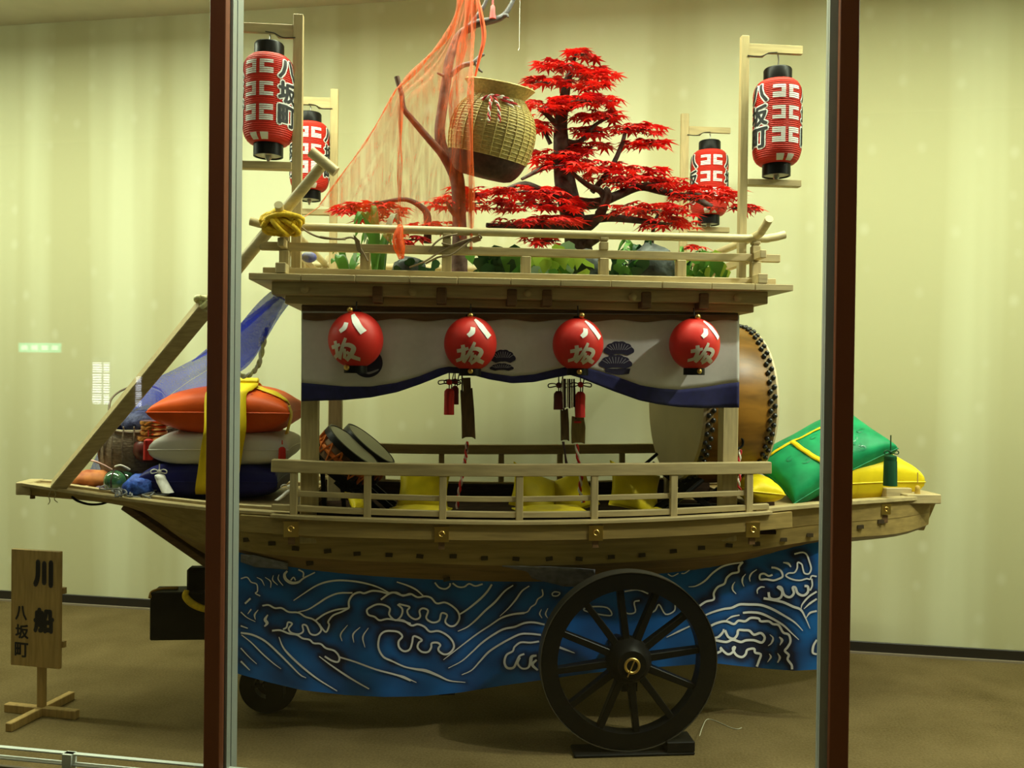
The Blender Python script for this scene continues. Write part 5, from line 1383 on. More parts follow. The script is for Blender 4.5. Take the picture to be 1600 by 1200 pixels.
def ivy(px, v, n, label, mts, rx=.1, h=.10, sz=.05):
    n = int(n * 1.5); rx *= 1.25; h *= 1.65; sz *= 1.35
    b = FP(px, 430, v); b.z = ROOF_T
    t = thing('leafy_plant', label, 'plant', b, group='green plants on the roof')
    part(t, 'stem', MB().tube([b, b + Vector((.01, 0, h * .5)), b + Vector((-.01, .01, h * .8))], [.008, .006, .003], 6), G2)
    for k in range(n):
        a = pr.uniform(0, 2 * pi); r = math.sqrt(pr.random()) * rx; c = b + Vector((r * math.cos(a), r * .6 * math.sin(a), pr.uniform(.01, h) * (1.1 - .4 * r / rx)))
        m = Matrix.Translation(c) @ Euler((pr.uniform(-.9, -.1) - .5, pr.uniform(-.6, .6), pr.uniform(-.9, .9))).to_matrix().to_4x4() @ Matrix.Scale(sz * pr.uniform(.7, 1.2), 4)
        pts = [(0, -.5, 0), (.32, -.45, .06), (.48, -.12, .08), (.28, .2, .05), (0, .62, -.08), (-.28, .2, .05), (-.48, -.12, .08), (-.32, -.45, .06)]
        part(t, 'leaf', MB().add([m @ Vector((0, 0, 0))] + [m @ Vector(p) for p in pts], [(0, 1 + i, 1 + (i + 1) % 8) for i in range(8)]), pr.choice(mts), smooth=180)
ivy(868, .04, 34, 'yellow-green variegated ivy in front of the maple trunk', [G3, G1, G3, G4], .13, .11, .055)
ivy(1095, .03, 24, 'bright green bushy plant by the right corner of the railing', [G1, G3, G1], .11, .10, .05)
ivy(790, .04, 20, 'dark green leafy plant right of the bare trunk', [G2, G2, G1], .13, .11, .07)
ivy(975, .02, 16, 'dark ivy in front of the stones behind the railing', [G2, G1, G2], .09, .09, .05)
ivy(655, .06, 14, 'small grey-green tuft below the hanging net', [G2, G4], .10, .06, .035)
# stones
for px, v, rx, rz, lab in ((915, .10, .075, .075, 'dark rough stone at the foot of the maple'), (1020, .06, .10, .085, 'wide dark stone between two railing posts right of the maple'), (800, .12, .07, .06, 'dark stone behind the leafy plant right of the bare trunk'), (640, .10, .07, .05, 'small dark stone below the hanging net')):
    b = FP(px, 430, v); b.z = ROOF_T
    mb = MB().ball((0, 0, 0), 1, 14, 10)
    mb.v = [b + Vector((p.x * rx * 1.2, p.y * rx * .8, rz * 1.1 + p.z * rz * 1.35)) * 1.0 + Vector((p.x, p.y, p.z)) * (.018 * noise.noise(p * 2.1 + Vector((px, 0, 0)))) for p in mb.v]
    for p in mb.v: p.z = max(p.z, ROOF_T)
    solo('garden_stone', lab, 'stone', mb, STONE, smooth=40, group='stones on the roof')
# dry twig vine on the railing
TW = mat('dry_twig', (.22, .16, .09), .8)
tw = thing('dry_vine', 'dry twisted vine twigs lying along the roof railing', 'twigs', FP(690, 425, -.05))
for pp in ([(640, 418), (665, 408), (690, 392), (720, 378), (745, 370)], [(665, 412), (685, 402), (705, 398), (730, 380), (740, 372)], [(500, 370), (530, 374), (552, 372), (566, 392), (575, 408)], [(690, 380), (712, 384), (735, 376), (752, 372), (748, 366)], [(670, 394), (680, 380), (695, 370), (715, 366)], [(463, 345), (480, 362), (505, 372), (540, 374)]):
    part(tw, 'twig', MB().tube(sm([FP(x, y, -.128 + pr.uniform(-.006, .012)) for x, y in pp], 6), .0045, 5), TW, smooth=60)
part(tw, 'dry_leaf', MB().add([FP(552, 366, -.13), FP(562, 376, -.135), FP(566, 398, -.13), FP(558, 392, -.125)], [(0, 1, 2, 3)]), TW, solid=.002)
part(tw, 'dry_leaf', MB().add([FP(735, 372, -.13), FP(748, 368, -.138), FP(752, 376, -.134), FP(740, 380, -.126)], [(0, 1, 2, 3)]), mat('dry_leaf_brown', (.35, .2, .1), .7), solid=.002)
# pale sheet scrap with blue spot near the left corner
sc = FP(483, 402, .02)
solo('cloth_bundle', 'crumpled white cloth with blue and yellow patch at the left roof corner', 'cloth', MB().ball(sc, .035, 12, 8, (1.0, .7, .7)), mat('bundle_white', (.6, .6, .6), .8, var=.5, scale=30, col2=(.05, .06, .4)), smooth=50)

# ================================================================ CUSHIONS
def silk(name, col, var=.12): return mat(name, col, .5, spec=.2, var=var, scale=9, bump=.25, detail=6)
ORANGE = silk('orange_silk', (.66, .085, .006)); GREENS = silk('green_silk', (.010, .27, .10), .35); YELLOW = silk('yellow_silk', (.78, .60, .012)); NAVYS = silk('navy_silk', (.012, .012, .12), .3); WHITES = silk('white_silk', (.62, .60, .54), .05)
BROC = mat('green_brocade_print', (.006, .20, .085), .3, spec=.5)
class Pil:
    def __init__(s, c, hx, hy, t, rot, pinch=.10, seed=0, wr=.006, ex=.36):
        s.c = Vector(c); s.hx, s.hy, s.t, s.p, s.seed, s.wr = hx, hy, t, pinch, seed, wr; s.ex = ex
        s.m = Matrix.Translation(s.c) @ Euler(rot).to_matrix().to_4x4()
    def pt(s, x, y, side=1, lift=0.0):
        X = s.hx * x * (1 - s.p * (1 - y * y)); Y = s.hy * y * (1 - s.p * (1 - x * x))
        e = max(0.0, (1 - x * x) * (1 - y * y))
        Z = side * s.t / 2 * e ** s.ex
        n = s.wr * noise.noise(Vector((x * 2.3 + s.seed, y * 2.3, side * 1.7))) * min(1, e * 6)
        n += s.wr * .5 * noise.noise(Vector((x * 7 + s.seed, y * 7, side))) * min(1, e * 4)
        return s.m @ Vector((X, Y, Z + side * (n + lift)))
    def mesh(s, n=22):
        g = [math.sin(lerp(-pi / 2, pi / 2, i / n)) for i in range(n + 1)]
        mb = MB()
        for side in (1, -1): mb.grid(lambda a, b: s.pt(g[int(round(a * n))], g[int(round(b * n))], side), n, n)
        return mb
    def piping(s, r=.004, n=14):
        ed = [(-1 + 2 * i / n, -1) for i in range(n)] + [(1, -1 + 2 * i / n) for i in range(n)] + [(1 - 2 * i / n, 1) for i in range(n)] + [(-1, 1 - 2 * i / n) for i in range(n + 1)]
        return MB().tube([s.pt(x, y, 1) for x, y in ed], r, 5, False)
def cushion(label, pil, mt, pipe=True, group=None):
    base = pil.c - Vector((0, 0, pil.t / 2))
    t = thing('cushion', label, 'cushion', base, group=group)
    mb = pil.mesh(); t.cov = part(t, 'cover', mb, mt, smooth=180)
    bm = bmesh.new(); bm.from_mesh(t.cov.data); bmesh.ops.remove_doubles(bm, verts=bm.verts, dist=1e-4); bmesh.ops.recalc_face_normals(bm, faces=bm.faces); bm.to_mesh(t.cov.data); bm.free()
    if pipe: part(t, 'piping', pil.piping(), mt, smooth=60)
    t.pil = pil
    return t
def tassel(t, top, length, r, mt, bow=True, cord=.04, name='tassel', lean=(0, 0, 0)):
    top = Vector(top); ln_ = Vector(lean)
    a = top - Vector((0, 0, cord))
    part(t, 'tassel_cord', MB().tube([top, a], .003, 6), mt, smooth=60)
    if bow:
        for s in (-1, 1):
            part(t, 'tassel_bow', MB().tube(sm([a, a + Vector((s * .02, -.006, .010)), a + Vector((s * .036, -.008, .004)), a + Vector((s * .034, -.008, -.008)), a + Vector((s * .016, -.006, -.006)), a], 4), .0028, 6), mt, smooth=60)
        part(t, 'tassel_knot', MB().ball(a, .010, 8, 6), mt, smooth=60)
    b = a - Vector((0, 0, .012))
    P = [(r * .4, 0), (r * .9, -.007), (r * .97, -.02), (r * .92, -.025), (r * .98, -.034), (r * 1.05, -length)]
    mb = MB().lathe(P, (0, 0, 0), (0, 0, 1), 14)
    mb.v = [b + p + ln_ * ((-p.z) / length) ** 1.3 for p in mb.v]
    part(t, name, mb, mt, smooth=50)
sc_ = lambda px, py, v: FP(px, py, v)
# bow stack
def at_u(px, v): return FP(px, 740, v).x
sv = 0.60
u0, u1 = FP(242, 750, sv).x, FP(448, 750, sv).x
zb0 = BOWZ((u0 + u1) / 2) + .002
hx = (u1 - u0) / 2
nav = cushion('navy silk cushion at the bottom of the bow stack', Pil(((u0 + u1) / 2, sv, zb0 + .09), hx, .26, .21, (0, 0, 0), .05, 1, .006, .22), NAVYS, group='stacked cushions on the bow')
whi = cushion('white silk cushion in the middle of the bow stack', Pil(((u0 + u1) / 2 + .045, sv, zb0 + .245), hx * 1.0, .26, .20, (0, 0, .02), .05, 2, .006, .22), WHITES, group='stacked cushions on the bow')
oc = FP(353, 650, sv)
ora = cushion('orange silk cushion on top of the bow stack', Pil((oc.x + .035, sv, zb0 + .425), hx * 1.02, .29, .27, (0, 0, -.01), .09, 3, .008, .34), ORANGE, group='stacked cushions on the bow')
RT, WT = mat('red_tassel_silk', (.55, .02, .015), .6, var=.3, scale=80, stretch=(1, 1, .05)), mat('white_tassel_silk', (.78, .76, .72), .6, var=.12, scale=80, stretch=(1, 1, .05))
tassel(ora, FP(232, 672, .36), .10, .022, RT, False, .03)
tassel(ora, FP(441, 688, .33), .12, .018, RT, False, .02)
tassel(whi, FP(249, 725, .33), .085, .026, WT, True, .035, lean=(.05, -.03, 0))
tassel(nav, FP(452, 757, .30), .05, .014, WT, True, .01, lean=(-.05, -.02, 0))
# yellow ribbons round the stack
YRIB = silk('yellow_ribbon_silk', (.80, .58, .01), .08)
rb_ = thing('yellow_ribbon', 'wide yellow silk ribbon tied round the bow cushion stack', 'ribbon', (oc.x, .3, zb0))
def band(pts, wd, dirv):
    P = sm(pts, 6); d_ = Vector(dirv)
    mb = MB().grid(lambda s, t: P[min(len(P) - 1, int(round(t * (len(P) - 1))))] + d_ * wd * (s - .5), 4, len(P) - 1)
    return mb
fv = sv - .285
pts = [ora.pil.pt(.10, .95, 1, .006), ora.pil.pt(.06, .4, 1, .008), ora.pil.pt(.06, 0, 1, .008), ora.pil.pt(.17, -.45, 1, .008), ora.pil.pt(.13, -.75, 1, .008), ora.pil.pt(.07, -.92, 1, .012), FP(352, 668, fv - .035), FP(347, 700, fv - .02), FP(342, 735, fv - .012), FP(338, 762, fv + .0), FP(338, 772, fv + .04)]
part(rb_, 'ribbon_band', band(pts, .195, (1, 0, .0)), YRIB, smooth=180, solid=.004)
OS = lambda x, y, l: ora.pil.pt(max(-.995, min(.995, x)), max(-.995, min(.995, y)), 1, .007)
part(rb_, 'ribbon_band', stroke([(.14, -.2), (.4, -.36), (.65, -.50), (.85, -.58), (.97, -.62)], [.20, .26, .28, .28, .26], OS, 0), YRIB, smooth=180, solid=.004)
pe = ora.pil.pt(.985, -.62, 1)
part(rb_, 'ribbon_band', band([pe, pe + Vector((.012, 0, -.05)), pe + Vector((-.01, .01, -.14))], .07, (0, 1, .0)), YRIB, smooth=180, solid=.004)
kp = ora.pil.pt(.14, -.12, 1, .02)
part(rb_, 'ribbon_knot', MB().box((-.07, -.05, -.012), (.09, .05, .010), Matrix.Translation(kp) @ Euler((.1, .02, .15)).to_matrix().to_4x4()), YRIB, bevel=.006)
# stern cushions
sz0 = gun(FP(1340, 780, .3).x).z - .02
yc = FP(1330, 742, .58)
yel = cushion('yellow silk cushion lying under the green one at the stern', Pil((yc.x, .58, sz0 + .13), .27, .25, .27, (.15, -.03, .05), .10, 5, .008, .24), YELLOW, group='cushions at the stern')
gc = FP(1284, 712, .50)
gre = cushion('large green brocade cushion leaning on the yellow one at the stern', Pil((gc.x, .50, gc.z), .315, .20, .25, (.50, -.46, .06), .08, 6, .010, .28), GREENS, group='cushions at the stern')
bol = cushion('yellow cushion end beside the right pillar and green cushion', Pil(FP(1182, 764, .35), .085, .16, .15, (0, .1, .0), .04, 7), YELLOW, group='cushions at the stern')
GT, YT = mat('green_tassel_silk', (.004, .055, .018), .6, var=.3, scale=80, stretch=(1, 1, .05)), mat('gold_tassel_silk', (.50, .32, .06), .6)
tassel(gre, FP(1392, 680, .20), .155, .032, GT, True, .085)
tassel(yel, FP(1434, 738, .30), .045, .013, YT, False, .055)
grb = thing('yellow_ribbon', 'narrow yellow ribbon crossing over the green stern cushion', 'ribbon', gc)
S1 = lambda x, y, l: gre.pil.pt(max(-.99, min(.99, x)), max(-.99, min(.99, y)), 1, .006)
mb = MB()
def pil_at(pil, px, py):
    best = None
    for i in range(41):
        for j in range(41):
            x, y = -.98 + 1.96 * i / 40, -.98 + 1.96 * j / 40
            q = FM @ pil.pt(x, y, 1) - CAM; z = q.dot(fw)
            d = (800 + F_PX * q.dot(rt) / z - px) ** 2 + (600 - F_PX * q.dot(up) / z - py) ** 2
            if best is None or d < best[0]: best = (d, x, y)
    return best[1], best[2]
stroke([pil_at(gre.pil, *p) for p in ((1204, 711), (1222, 701), (1240, 690), (1262, 679), (1284, 670))], .075, S1, 0, mb=mb)
stroke([pil_at(gre.pil, *p) for p in ((1236, 692), (1252, 702), (1270, 713), (1292, 727), (1310, 740))], .085, S1, 0, mb=mb)
part(grb, 'ribbon_band', mb, YRIB, smooth=180, solid=.003)
# brocade scroll pattern on the green cushion
mb = MB()
for k in range(16):
    cx, cy = pr.uniform(-.85, .75), pr.uniform(-.85, .6); r0_ = pr.uniform(.07, .13); a0 = pr.uniform(0, 6.28)
    pts = [(cx + r0_ * (1 - i / 11) * math.cos(a0 + i * .62), cy + r0_ * (1 - i / 11) * math.sin(a0 + i * .62)) for i in range(10)]
    stroke(pts, [.012, .03, .02], lambda x, y, l: gre.pil.pt(max(-.98, min(.98, x)), max(-.98, min(.98, y)), 1, .0015), 0, mb=mb)
part(gre, 'brocade_pattern', mb, BROC, parent=gre.cov)
mb = MB()
for k in range(7):
    cx, cy = pr.uniform(.35, .8), pr.uniform(-.8, -.2); a0 = pr.uniform(0, 6.28)
    pts = [(cx + .07 * (1 - i / 11) * math.cos(a0 + i * .62), cy + .12 * (1 - i / 11) * math.sin(a0 + i * .62)) for i in range(10)]
    stroke(pts, [.012, .03, .02], lambda x, y, l: ora.pil.pt(max(-.98, min(.98, x)), max(-.98, min(.98, y)), 1, .0015), 0, mb=mb)
part(ora, 'brocade_pattern', mb, mat('orange_brocade_print', (.60, .045, .008), .3, spec=.5), parent=ora.cov)
# cabin cushions (zabuton)
YZ = silk('yellow_zabuton', (.72, .56, .008), .15)
for px, py, v, hx_, hy_, t_, rot, lab in (
        (657, 788, .26, .155, .16, .07, (0, 0, 0), 'flat yellow seat cushion in front of the single clapper board'),
        (662, 766, .50, .135, .13, .08, (1.0, .12, .1), 'yellow cushion standing upright left of the red-white cord'),
        (866, 792, .28, .18, .16, .07, (0, 0, .1), 'flat yellow seat cushion below the pair of clapper boards'),
        (835, 770, .52, .14, .13, .07, (.95, .42, .3), 'yellow cushion tipped up with a pointed corner, mid cabin'),
        (892, 772, .56, .12, .12, .07, (1.0, -.45, -.2), 'yellow cushion tipped up behind the red tassel cord'),
        (992, 766, .50, .15, .13, .08, (1.0, .30, .2), 'yellow cushion tipped up left of the big drum'),
        (1030, 790, .24, .075, .12, .06, (0, 0, .3), 'small flat yellow cushion at the foot of the drum stand'),
        (1082, 790, .22, .085, .12, .06, (0, .0, -.2), 'flat yellow cushion under the big drum by the right pillar'),
        (560, 786, .24, .05, .07, .05, (.5, .3, .6), 'yellow cushion corner peeking out under the small drums')):
    c = FP(px, py, v)
    if abs(rot[0]) < .2: c.z = DECK + t_ / 2 + .012
    cushion(lab, Pil(c, hx_, hy_, t_, rot, .14, px), YZ, group='yellow seat cushions in the cabin')

# ================================================================ DRUMS
DRUMW = mat('drum_wood', (.21, .095, .012), .38, var=.35, scale=4, stretch=(1, 5, 5), spec=.35)
SKIN = mat('drum_skin', (.55, .46, .30), .55, var=.1, scale=4)
dvc = .62
SKINW = mat('drum_skin_edge', (.20, .13, .05), .6)
dc = FP(1108, 630, dvc); SD = SPX(dvc + .1)
DR = 119 / SD; DL = 105 / SD / .93
bb = math.radians(5); dax = Vector((math.cos(bb), math.sin(bb), 0))
dr = thing('big_drum', 'large barrel drum with studded heads standing beside the right pillar', 'drum', (dc.x, dvc, DECK))
prof = [(DR * .97 + DR * .07 * math.cos(pi * (i / 16 - .5)), DL * (i / 16 - .5)) for i in range(17)]
part(dr, 'body', MB().lathe(prof, dc, dax, 56, False, False), DRUMW, smooth=60)
sm_ = to_mesh('stud', MB().ball((0, 0, 0), .0135, 8, 5), mat('stud_black', (.012, .012, .012), .3, spec=.6), (0, 0, 0), smooth=60)
x_, y_ = perp(dax)
for s in (-1, 1):
    cap = [(DR * .995, s * DL * .5 - s * .065), (DR * 1.0, s * DL * .5 - s * .01), (DR * .985, s * DL * .5 + s * .004), (DR * .7, s * DL * .5 + s * .008), (DR * .01, s * DL * .5 + s * .006)]
    hd = part(dr, 'head', MB().lathe(cap[1:], dc, dax, 56, False, True), SKIN, smooth=50, label='pale stretched drum skin')
    part(dr, 'skin_wrap', MB().lathe(cap[:2], dc, dax, 56, False, False), SKINW, parent=hd, smooth=50)
    nst = 54
    for row in (0, 1):
        for k in range(nst):
            a = 2 * pi * (k + row * .5) / nst
            h = s * (DL * .5 - .022 - row * .024); rr = DR * 1.006 if row == 0 else DR * 1.012
            o = inst(dr, 'stud', sm_, Matrix.Translation(dc + dax * h + (x_ * math.cos(a) + y_ * math.sin(a)) * rr), parent=hd)
# stand: crossed black bars and cradle
zb_ = dc.z - DR
for s in (-1, 1):
    for q in (-1, 1):
        part(dr, 'stand_leg', MB().bar((dc.x + s * .18 - q * .20, dvc - .16 + .32 * (s > 0), DECK), (dc.x + s * .18 + q * .17, dvc - .16 + .32 * (s > 0), zb_ + .10), .03, .022, (0, 1, 0)), BLACKW, bevel=.003)
part(dr, 'stand_crossbar', MB().bar((dc.x - .3, dvc - .1, DECK + .012), (dc.x + .3, dvc - .1, DECK + .012), .04, .024), BLACKW, bevel=.003)
part(dr, 'stand_crossbar', MB().bar((dc.x - .3, dvc + .1, DECK + .012), (dc.x + .3, dvc + .1, DECK + .012), .04, .024), BLACKW, bevel=.003)
part(dr, 'ring_handle', MB().tube([dc + Vector((0.02 + .03 * math.cos(k / 16 * 2 * pi), -DR * 1.05 * math.cos(.45), -DR * 1.02 * math.sin(.45) + .03 * math.sin(k / 16 * 2 * pi))) for k in range(17)], .006, 6), BLACK, smooth=60)
# drum stick leaning black bar
part(dr, 'stand_brace', MB().tube([FP(1098, 750, .30), FP(1042, 797, .26)], .011, 8), BLACK, smooth=60)
part(dr, 'stand_brace', MB().tube([FP(1027, 709, .50), FP(1000, 732, .48)], .009, 8), BLACK, smooth=60)
rc_ = thing('red_white_cord', 'short red and white twisted cord beside the right pillar', 'cord', FP(1158, 790, .08))
twist(rc_, 'cord_strand', [FP(1157, 703, .12), FP(1155, 720, .11), FP(1156, 740, .10), FP(1154, 758, .09), FP(1158, 770, .09)], .008)
# small laced drums
ROPE_O = mat('orange_rope', (.62, .16, .02), .7)
SKIN2 = mat('small_drum_skin', (.42, .40, .28), .5)
def small_drum(px, py, v, lab):
    c = FP(px, py, v); n = Vector((.64, -.08, .765)).normalized(); R = .155; Hh = .15
    t = thing('small_drum', lab, 'drum', Vector((c.x - .08, v, DECK)), group='small rope-laced drums')
    a, b = perp(n)
    part(t, 'head', MB().lathe([(.01, .004), (R * .8, .003), (R * .97, 0)], c, n, 40, True, False), SKIN2, smooth=50, label='pale drum skin')
    part(t, 'iron_hoop', MB().lathe([(R * .96, .004), (R * 1.02, .002), (R * 1.03, -.03), (R * .96, -.034), (R * .96, .004)], c, n, 40, False, False), BLACK, smooth=40)
    part(t, 'iron_hoop', MB().lathe([(R * .3, -Hh - .012), (R * .96, -Hh - .010), (R * 1.02, -Hh), (R * 1.03, -Hh + .03), (R * .96, -Hh + .034)], c, n, 40, True, False), BLACK, smooth=40)
    part(t, 'body', MB().lathe([(R * .74, -.02), (R * .80, -Hh / 2), (R * .74, -Hh + .01)], c, n, 32, False, False), WOODD, smooth=60)
    N_ = 14
    for k in range(N_):
        t0, t1 = 2 * pi * k / N_, 2 * pi * (k + .5) / N_; t2 = 2 * pi * (k + 1) / N_
        P = lambda th, h: c + n * h + (a * math.cos(th) + b * math.sin(th)) * R * 1.0
        part(t, 'rope', MB().tube([P(t0, -.03), P(t1, -Hh + .03), P(t2, -.03)], .006, 5), ROPE_O)
    part(t, 'waist_rope', MB().tube([c - n * Hh * .5 + (a * math.cos(k / 24 * 2 * pi) + b * math.sin(k / 24 * 2 * pi)) * R * .93 for k in range(25)], .012, 6), ROPE_O, smooth=60)
    m0 = c - n * Hh
    part(t, 'stand_bar', MB().bar(m0 + Vector((.02, .10, -.05)), Vector((m0.x + .22, v + .10, DECK + .015)), .02, .03), BLACKW)
    part(t, 'stand_bar', MB().bar(m0 + Vector((.02, -.10, -.05)), Vector((m0.x + .22, v - .10, DECK + .015)), .02, .03), BLACKW)
    part(t, 'stand_bar', MB().bar(m0 + Vector((-.06, 0, .02)), Vector((m0.x - .04, v, DECK)), .02, .03, (0, 1, 0)), BLACKW)
small_drum(553, 696, .42, 'small drum with orange rope lacing nearest the left pillar')
small_drum(580, 693, .66, 'small laced drum behind the first one, by the far rail')

# ================================================================ HANGING CLAPPER BOARDS, TASSELS, CORDS
CL = mat('clapper_wood', (.10, .055, .02), .45, var=.3, scale=8, stretch=(8, 8, 1.5))
CORDD = mat('dark_cord', (.05, .02, .02), .7)
def clapper(lab, x0, x1, y0, y1, v, mt, cordpts, slant=0):
    a = FP(x0, y0, v); b = FP(x1, y0, v); c = FP(x1 + slant, y1, v); d = FP(x0 + slant, y1, v)
    mx = (a + b) / 2; mn = (c + d) / 2; w_ = (b.x - a.x)
    t = thing('wooden_clapper', lab, 'clapper', mn, group='hanging wooden clapper boards')
    h = a.z - d.z
    P = [(a.x, a.z), (mx.x - w_ * .2, a.z - h * .03), (mx.x + w_ * .2, a.z - h * .0), (b.x - w_ * .04, a.z + h * .05), (b.x + w_ * .12, a.z - h * .4), (c.x + w_ * .06, c.z), (mn.x + w_ * .28, c.z + h * .05), (mn.x - w_ * .22, d.z + h * .05), (d.x - w_ * .02, d.z + h * .01), (d.x - w_ * .06, a.z - h * .55)]
    part(t, 'board', MB().prism([(x, v, z) for x, z in P], (0, .02, 0)), mt, bevel=.003)
    for cp in cordpts:
        part(t, 'cord', MB().tube(sm([FP(*p) for p in cp], 5), .004, 6), CORDD, smooth=60)
    return t
c1 = clapper('single long dark wooden clapper board hanging under the second round lantern', 719, 739, 609, 687, .05, CL, [[(722, 584, .02), (722, 612, .045)], [(731, 690, .06), (729, 705, .06)]], 3)
part(c1, 'strap', MB().bar(FP(729, 590, .045), FP(730, 614, .045), .035, .012, (0, 1, 0)), CL)
c2 = clapper('narrow dark clapper board hanging left of the pair below the pine crest', 876, 888, 640, 690, .06, CL, [[(881, 592, .03), (881, 642, .055)], [(881, 690, .06), (884, 724, .06)], [(879, 690, .06), (886, 724, .06)]], 1)
CLL = mat('clapper_wood_light', (.17, .11, .03), .4, var=.35, scale=8, stretch=(8, 8, 1.5))
c3 = clapper('wider brown clapper board hanging right of the pair below the pine crest', 894, 913, 650, 694, .05, CLL, [[(897, 592, .03), (900, 655, .045)]], 0)
part(c3, 'pin', MB().box((FP(898, 660, .03).x, .045, FP(898, 661, .045).z), (FP(909, 660, .03).x, .05, FP(898, 658, .045).z)), RT)
def rcord(lab, pts, r=.008, m1=None, m2=None):
    t = thing('twisted_cord', lab, 'cord', FP(*pts[-1]), group='twisted cords hanging in the cabin')
    twist(t, 'cord_strand', [FP(*p) for p in pts], r, m1=m1, m2=m2)
rcord('red and white twisted cord hanging below the single clapper board', [(730, 690, .06), (728, 712, .07), (726, 722, .07), (722, 745, .08), (717, 770, .08), (714, 795, .08)], .008, RT, mat('cord_pale', (.5, .35, .3), .7))
rcord('red and white twisted cord hanging below the wider clapper board', [(901, 694, .05), (904, 722, .06), (908, 745, .06), (906, 765, .06), (911, 785, .06)], .009, RT, CW_)
def hang_tassel(lab, px, ytop, ybow, y0, y1, v, hwpx, mt, bow=True):
    t = thing('hanging_tassel', lab, 'tassel', FP(px, y1, v), group='red tassels hanging from the curtain gathers')
    a = FP(px, ytop, v); k_ = FP(px, ybow, v); s = FP(px, y0, v); e = FP(px, y1, v); r = hwpx / SPX(v)
    part(t, 'cord', MB().tube([a, k_, s], .003, 6), CORDD)
    part(t, 'cord', MB().tube([a + Vector((.02, .005, 0)), k_ + Vector((.012, .005, 0)), s + Vector((.01, .004, 0))], .003, 6), CORDD)
    if bow:
        for q in (-1, 1):
            part(t, 'bow_loop', MB().tube(sm([k_, k_ + Vector((q * .025, -.004, .008)), k_ + Vector((q * .048, -.006, .004)), k_ + Vector((q * .046, -.006, -.010)), k_ + Vector((q * .02, -.004, -.006)), k_], 4), .003, 6), CORDD, smooth=60)
        part(t, 'bow_knot', MB().ball(k_, .014, 10, 7), mt, smooth=60)
    L_ = s.z - e.z
    part(t, 'tassel_skirt', MB().lathe([(r * .5, 0), (r * .95, -.012), (r * 1.0, -.03), (r * .96, -.04), (r * 1.0, -L_)], s, (0, 0, 1), 18), mt, smooth=50)
hang_tassel('bright red tassel with bow loops left of the single clapper board', 702, 583, 597, 607, 648, .03, 8, RT)
hang_tassel('shorter dark red tassel just behind the bright one by the single clapper board', 711, 583, 596, 603, 632, .09, 6, mat('dark_red_tassel', (.22, .01, .012), .6))
hang_tassel('dark red tassel left of the striped cords', 873, 588, 602, 611, 640, .05, 8, mat('deep_red_tassel', (.10, .012, .012), .6))
hang_tassel('long bright red tassel over the wider clapper board', 907, 588, 601, 612, 652, .02, 8, RT)
sc2 = thing('striped_cords', 'bundle of white and dark hanging cords between two red tassels', 'cord', FP(888, 640, .04))
for k, x in enumerate((879.5, 883, 887, 890, 893.5, 897)):
    part(sc2, 'cord', MB().tube([FP(x, 592, .03), FP(x, 638 - (k % 3), .04)], .0045, 6), (CW_, CORDD)[k % 2], smooth=60)

# ================================================================ OAR, ROPES
oA, oB = FP(90, 760, .44), FP(512, 248, -.25)
od = (oB - oA)
def op(px):   # point on the oar line at photo x
    lo, hi = 0.0, 1.0
    for _ in range(40):
        m = (lo + hi) / 2; p = oA + od * m; w_ = FM @ p; q = w_ - CAM
        x = 800 + F_PX * q.dot(rt) / q.dot(fw)
        if x < px: lo = m
        else: hi = m
    return oA + od * lo
oar = thing('sculling_oar', 'long wooden oar leaning from the bow deck to the roof corner, with crossbar handle', 'oar', oA)
a_ = od.normalized(); side = a_.cross(Vector((0, -1, 0))).normalized()
part(oar, 'blade', MB().bar(oA, op(322), .066, .066, (-.8, -.62, .6), .076, .070), WOOD, bevel=.005)
part(oar, 'shaft', MB().tube([op(312), op(400), op(506)], [.030, .026, .022], 14), BAMBOO, smooth=60)
hA, hB = FP(486, 237, -.285), FP(525, 269, -.285)
part(oar, 'crossbar_handle', MB().tube([hA, hA.lerp(hB, .5), hB], .0225, 14), BAMBOO, smooth=50)
YR2 = mat('yellow_rope_bright', (.72, .47, .02), .7, var=.25, scale=50, bump=.4)
WYR = mat('cream_rope', (.85, .78, .42), .75, var=.3, scale=40, bump=.4)
def knot(name, lab, c, R, n, rr, mt, seed, sq=(1, .7, .6), tail=None):
    r_ = random.Random(seed); c = Vector(c)
    t = thing(name, lab, 'rope', c - Vector((0, 0, R)))
    for k in range(n):
        ax = Vector((r_.uniform(-1, 1), r_.uniform(-1, 1), r_.uniform(-1, 1))).normalized(); x, y = perp(ax); q = R * r_.uniform(.55, 1.0)
        off = Vector((r_.uniform(-.3, .3) * R * sq[0], r_.uniform(-.2, .2) * R, r_.uniform(-.2, .2) * R))
        pts = [c + off + Vector((p.x * sq[0], p.y * sq[1], p.z * sq[2])) for p in ((x * math.cos(i / 14 * 2 * pi) + y * math.sin(i / 14 * 2 * pi)) * q for i in range(15))]
        part(t, 'rope_turn', MB().tube(pts, rr, 7), mt, smooth=60)
    if tail: part(t, 'rope_tail', MB().tube(sm(tail, 5), rr * .8, 7), mt, smooth=60)
    return t
kp_ = op(437)
knot('rope_lashing', 'bright yellow rope lashing tying the oar to the roof corner', FP(436, 349, -.20), .075, 12, .011, YR2, 3, (1.1, .7, .62))
knot('rope_lashing', 'pale yellow rope knot at the top of the oar blade beside the window post', op(321) + Vector((0, -.01, .02)), .045, 7, .011, WYR, 9, (.7, .8, .9))
# cream plaited rope hanging from the blue net
pr_ = thing('plaited_rope', 'cream plaited rope hanging in a curve below the blue net', 'rope', FP(385, 586, .1))
twist(pr_, 'rope_strand', [FP(416, 512, .06), FP(413, 530, .06), FP(409, 550, .07), FP(404, 570, .08), FP(395, 582, .1), FP(383, 588, .1), FP(372, 584, .1), FP(360, 575, .1)], .011, m1=WYR, m2=mat('rope_white', (.88, .86, .70), .75))

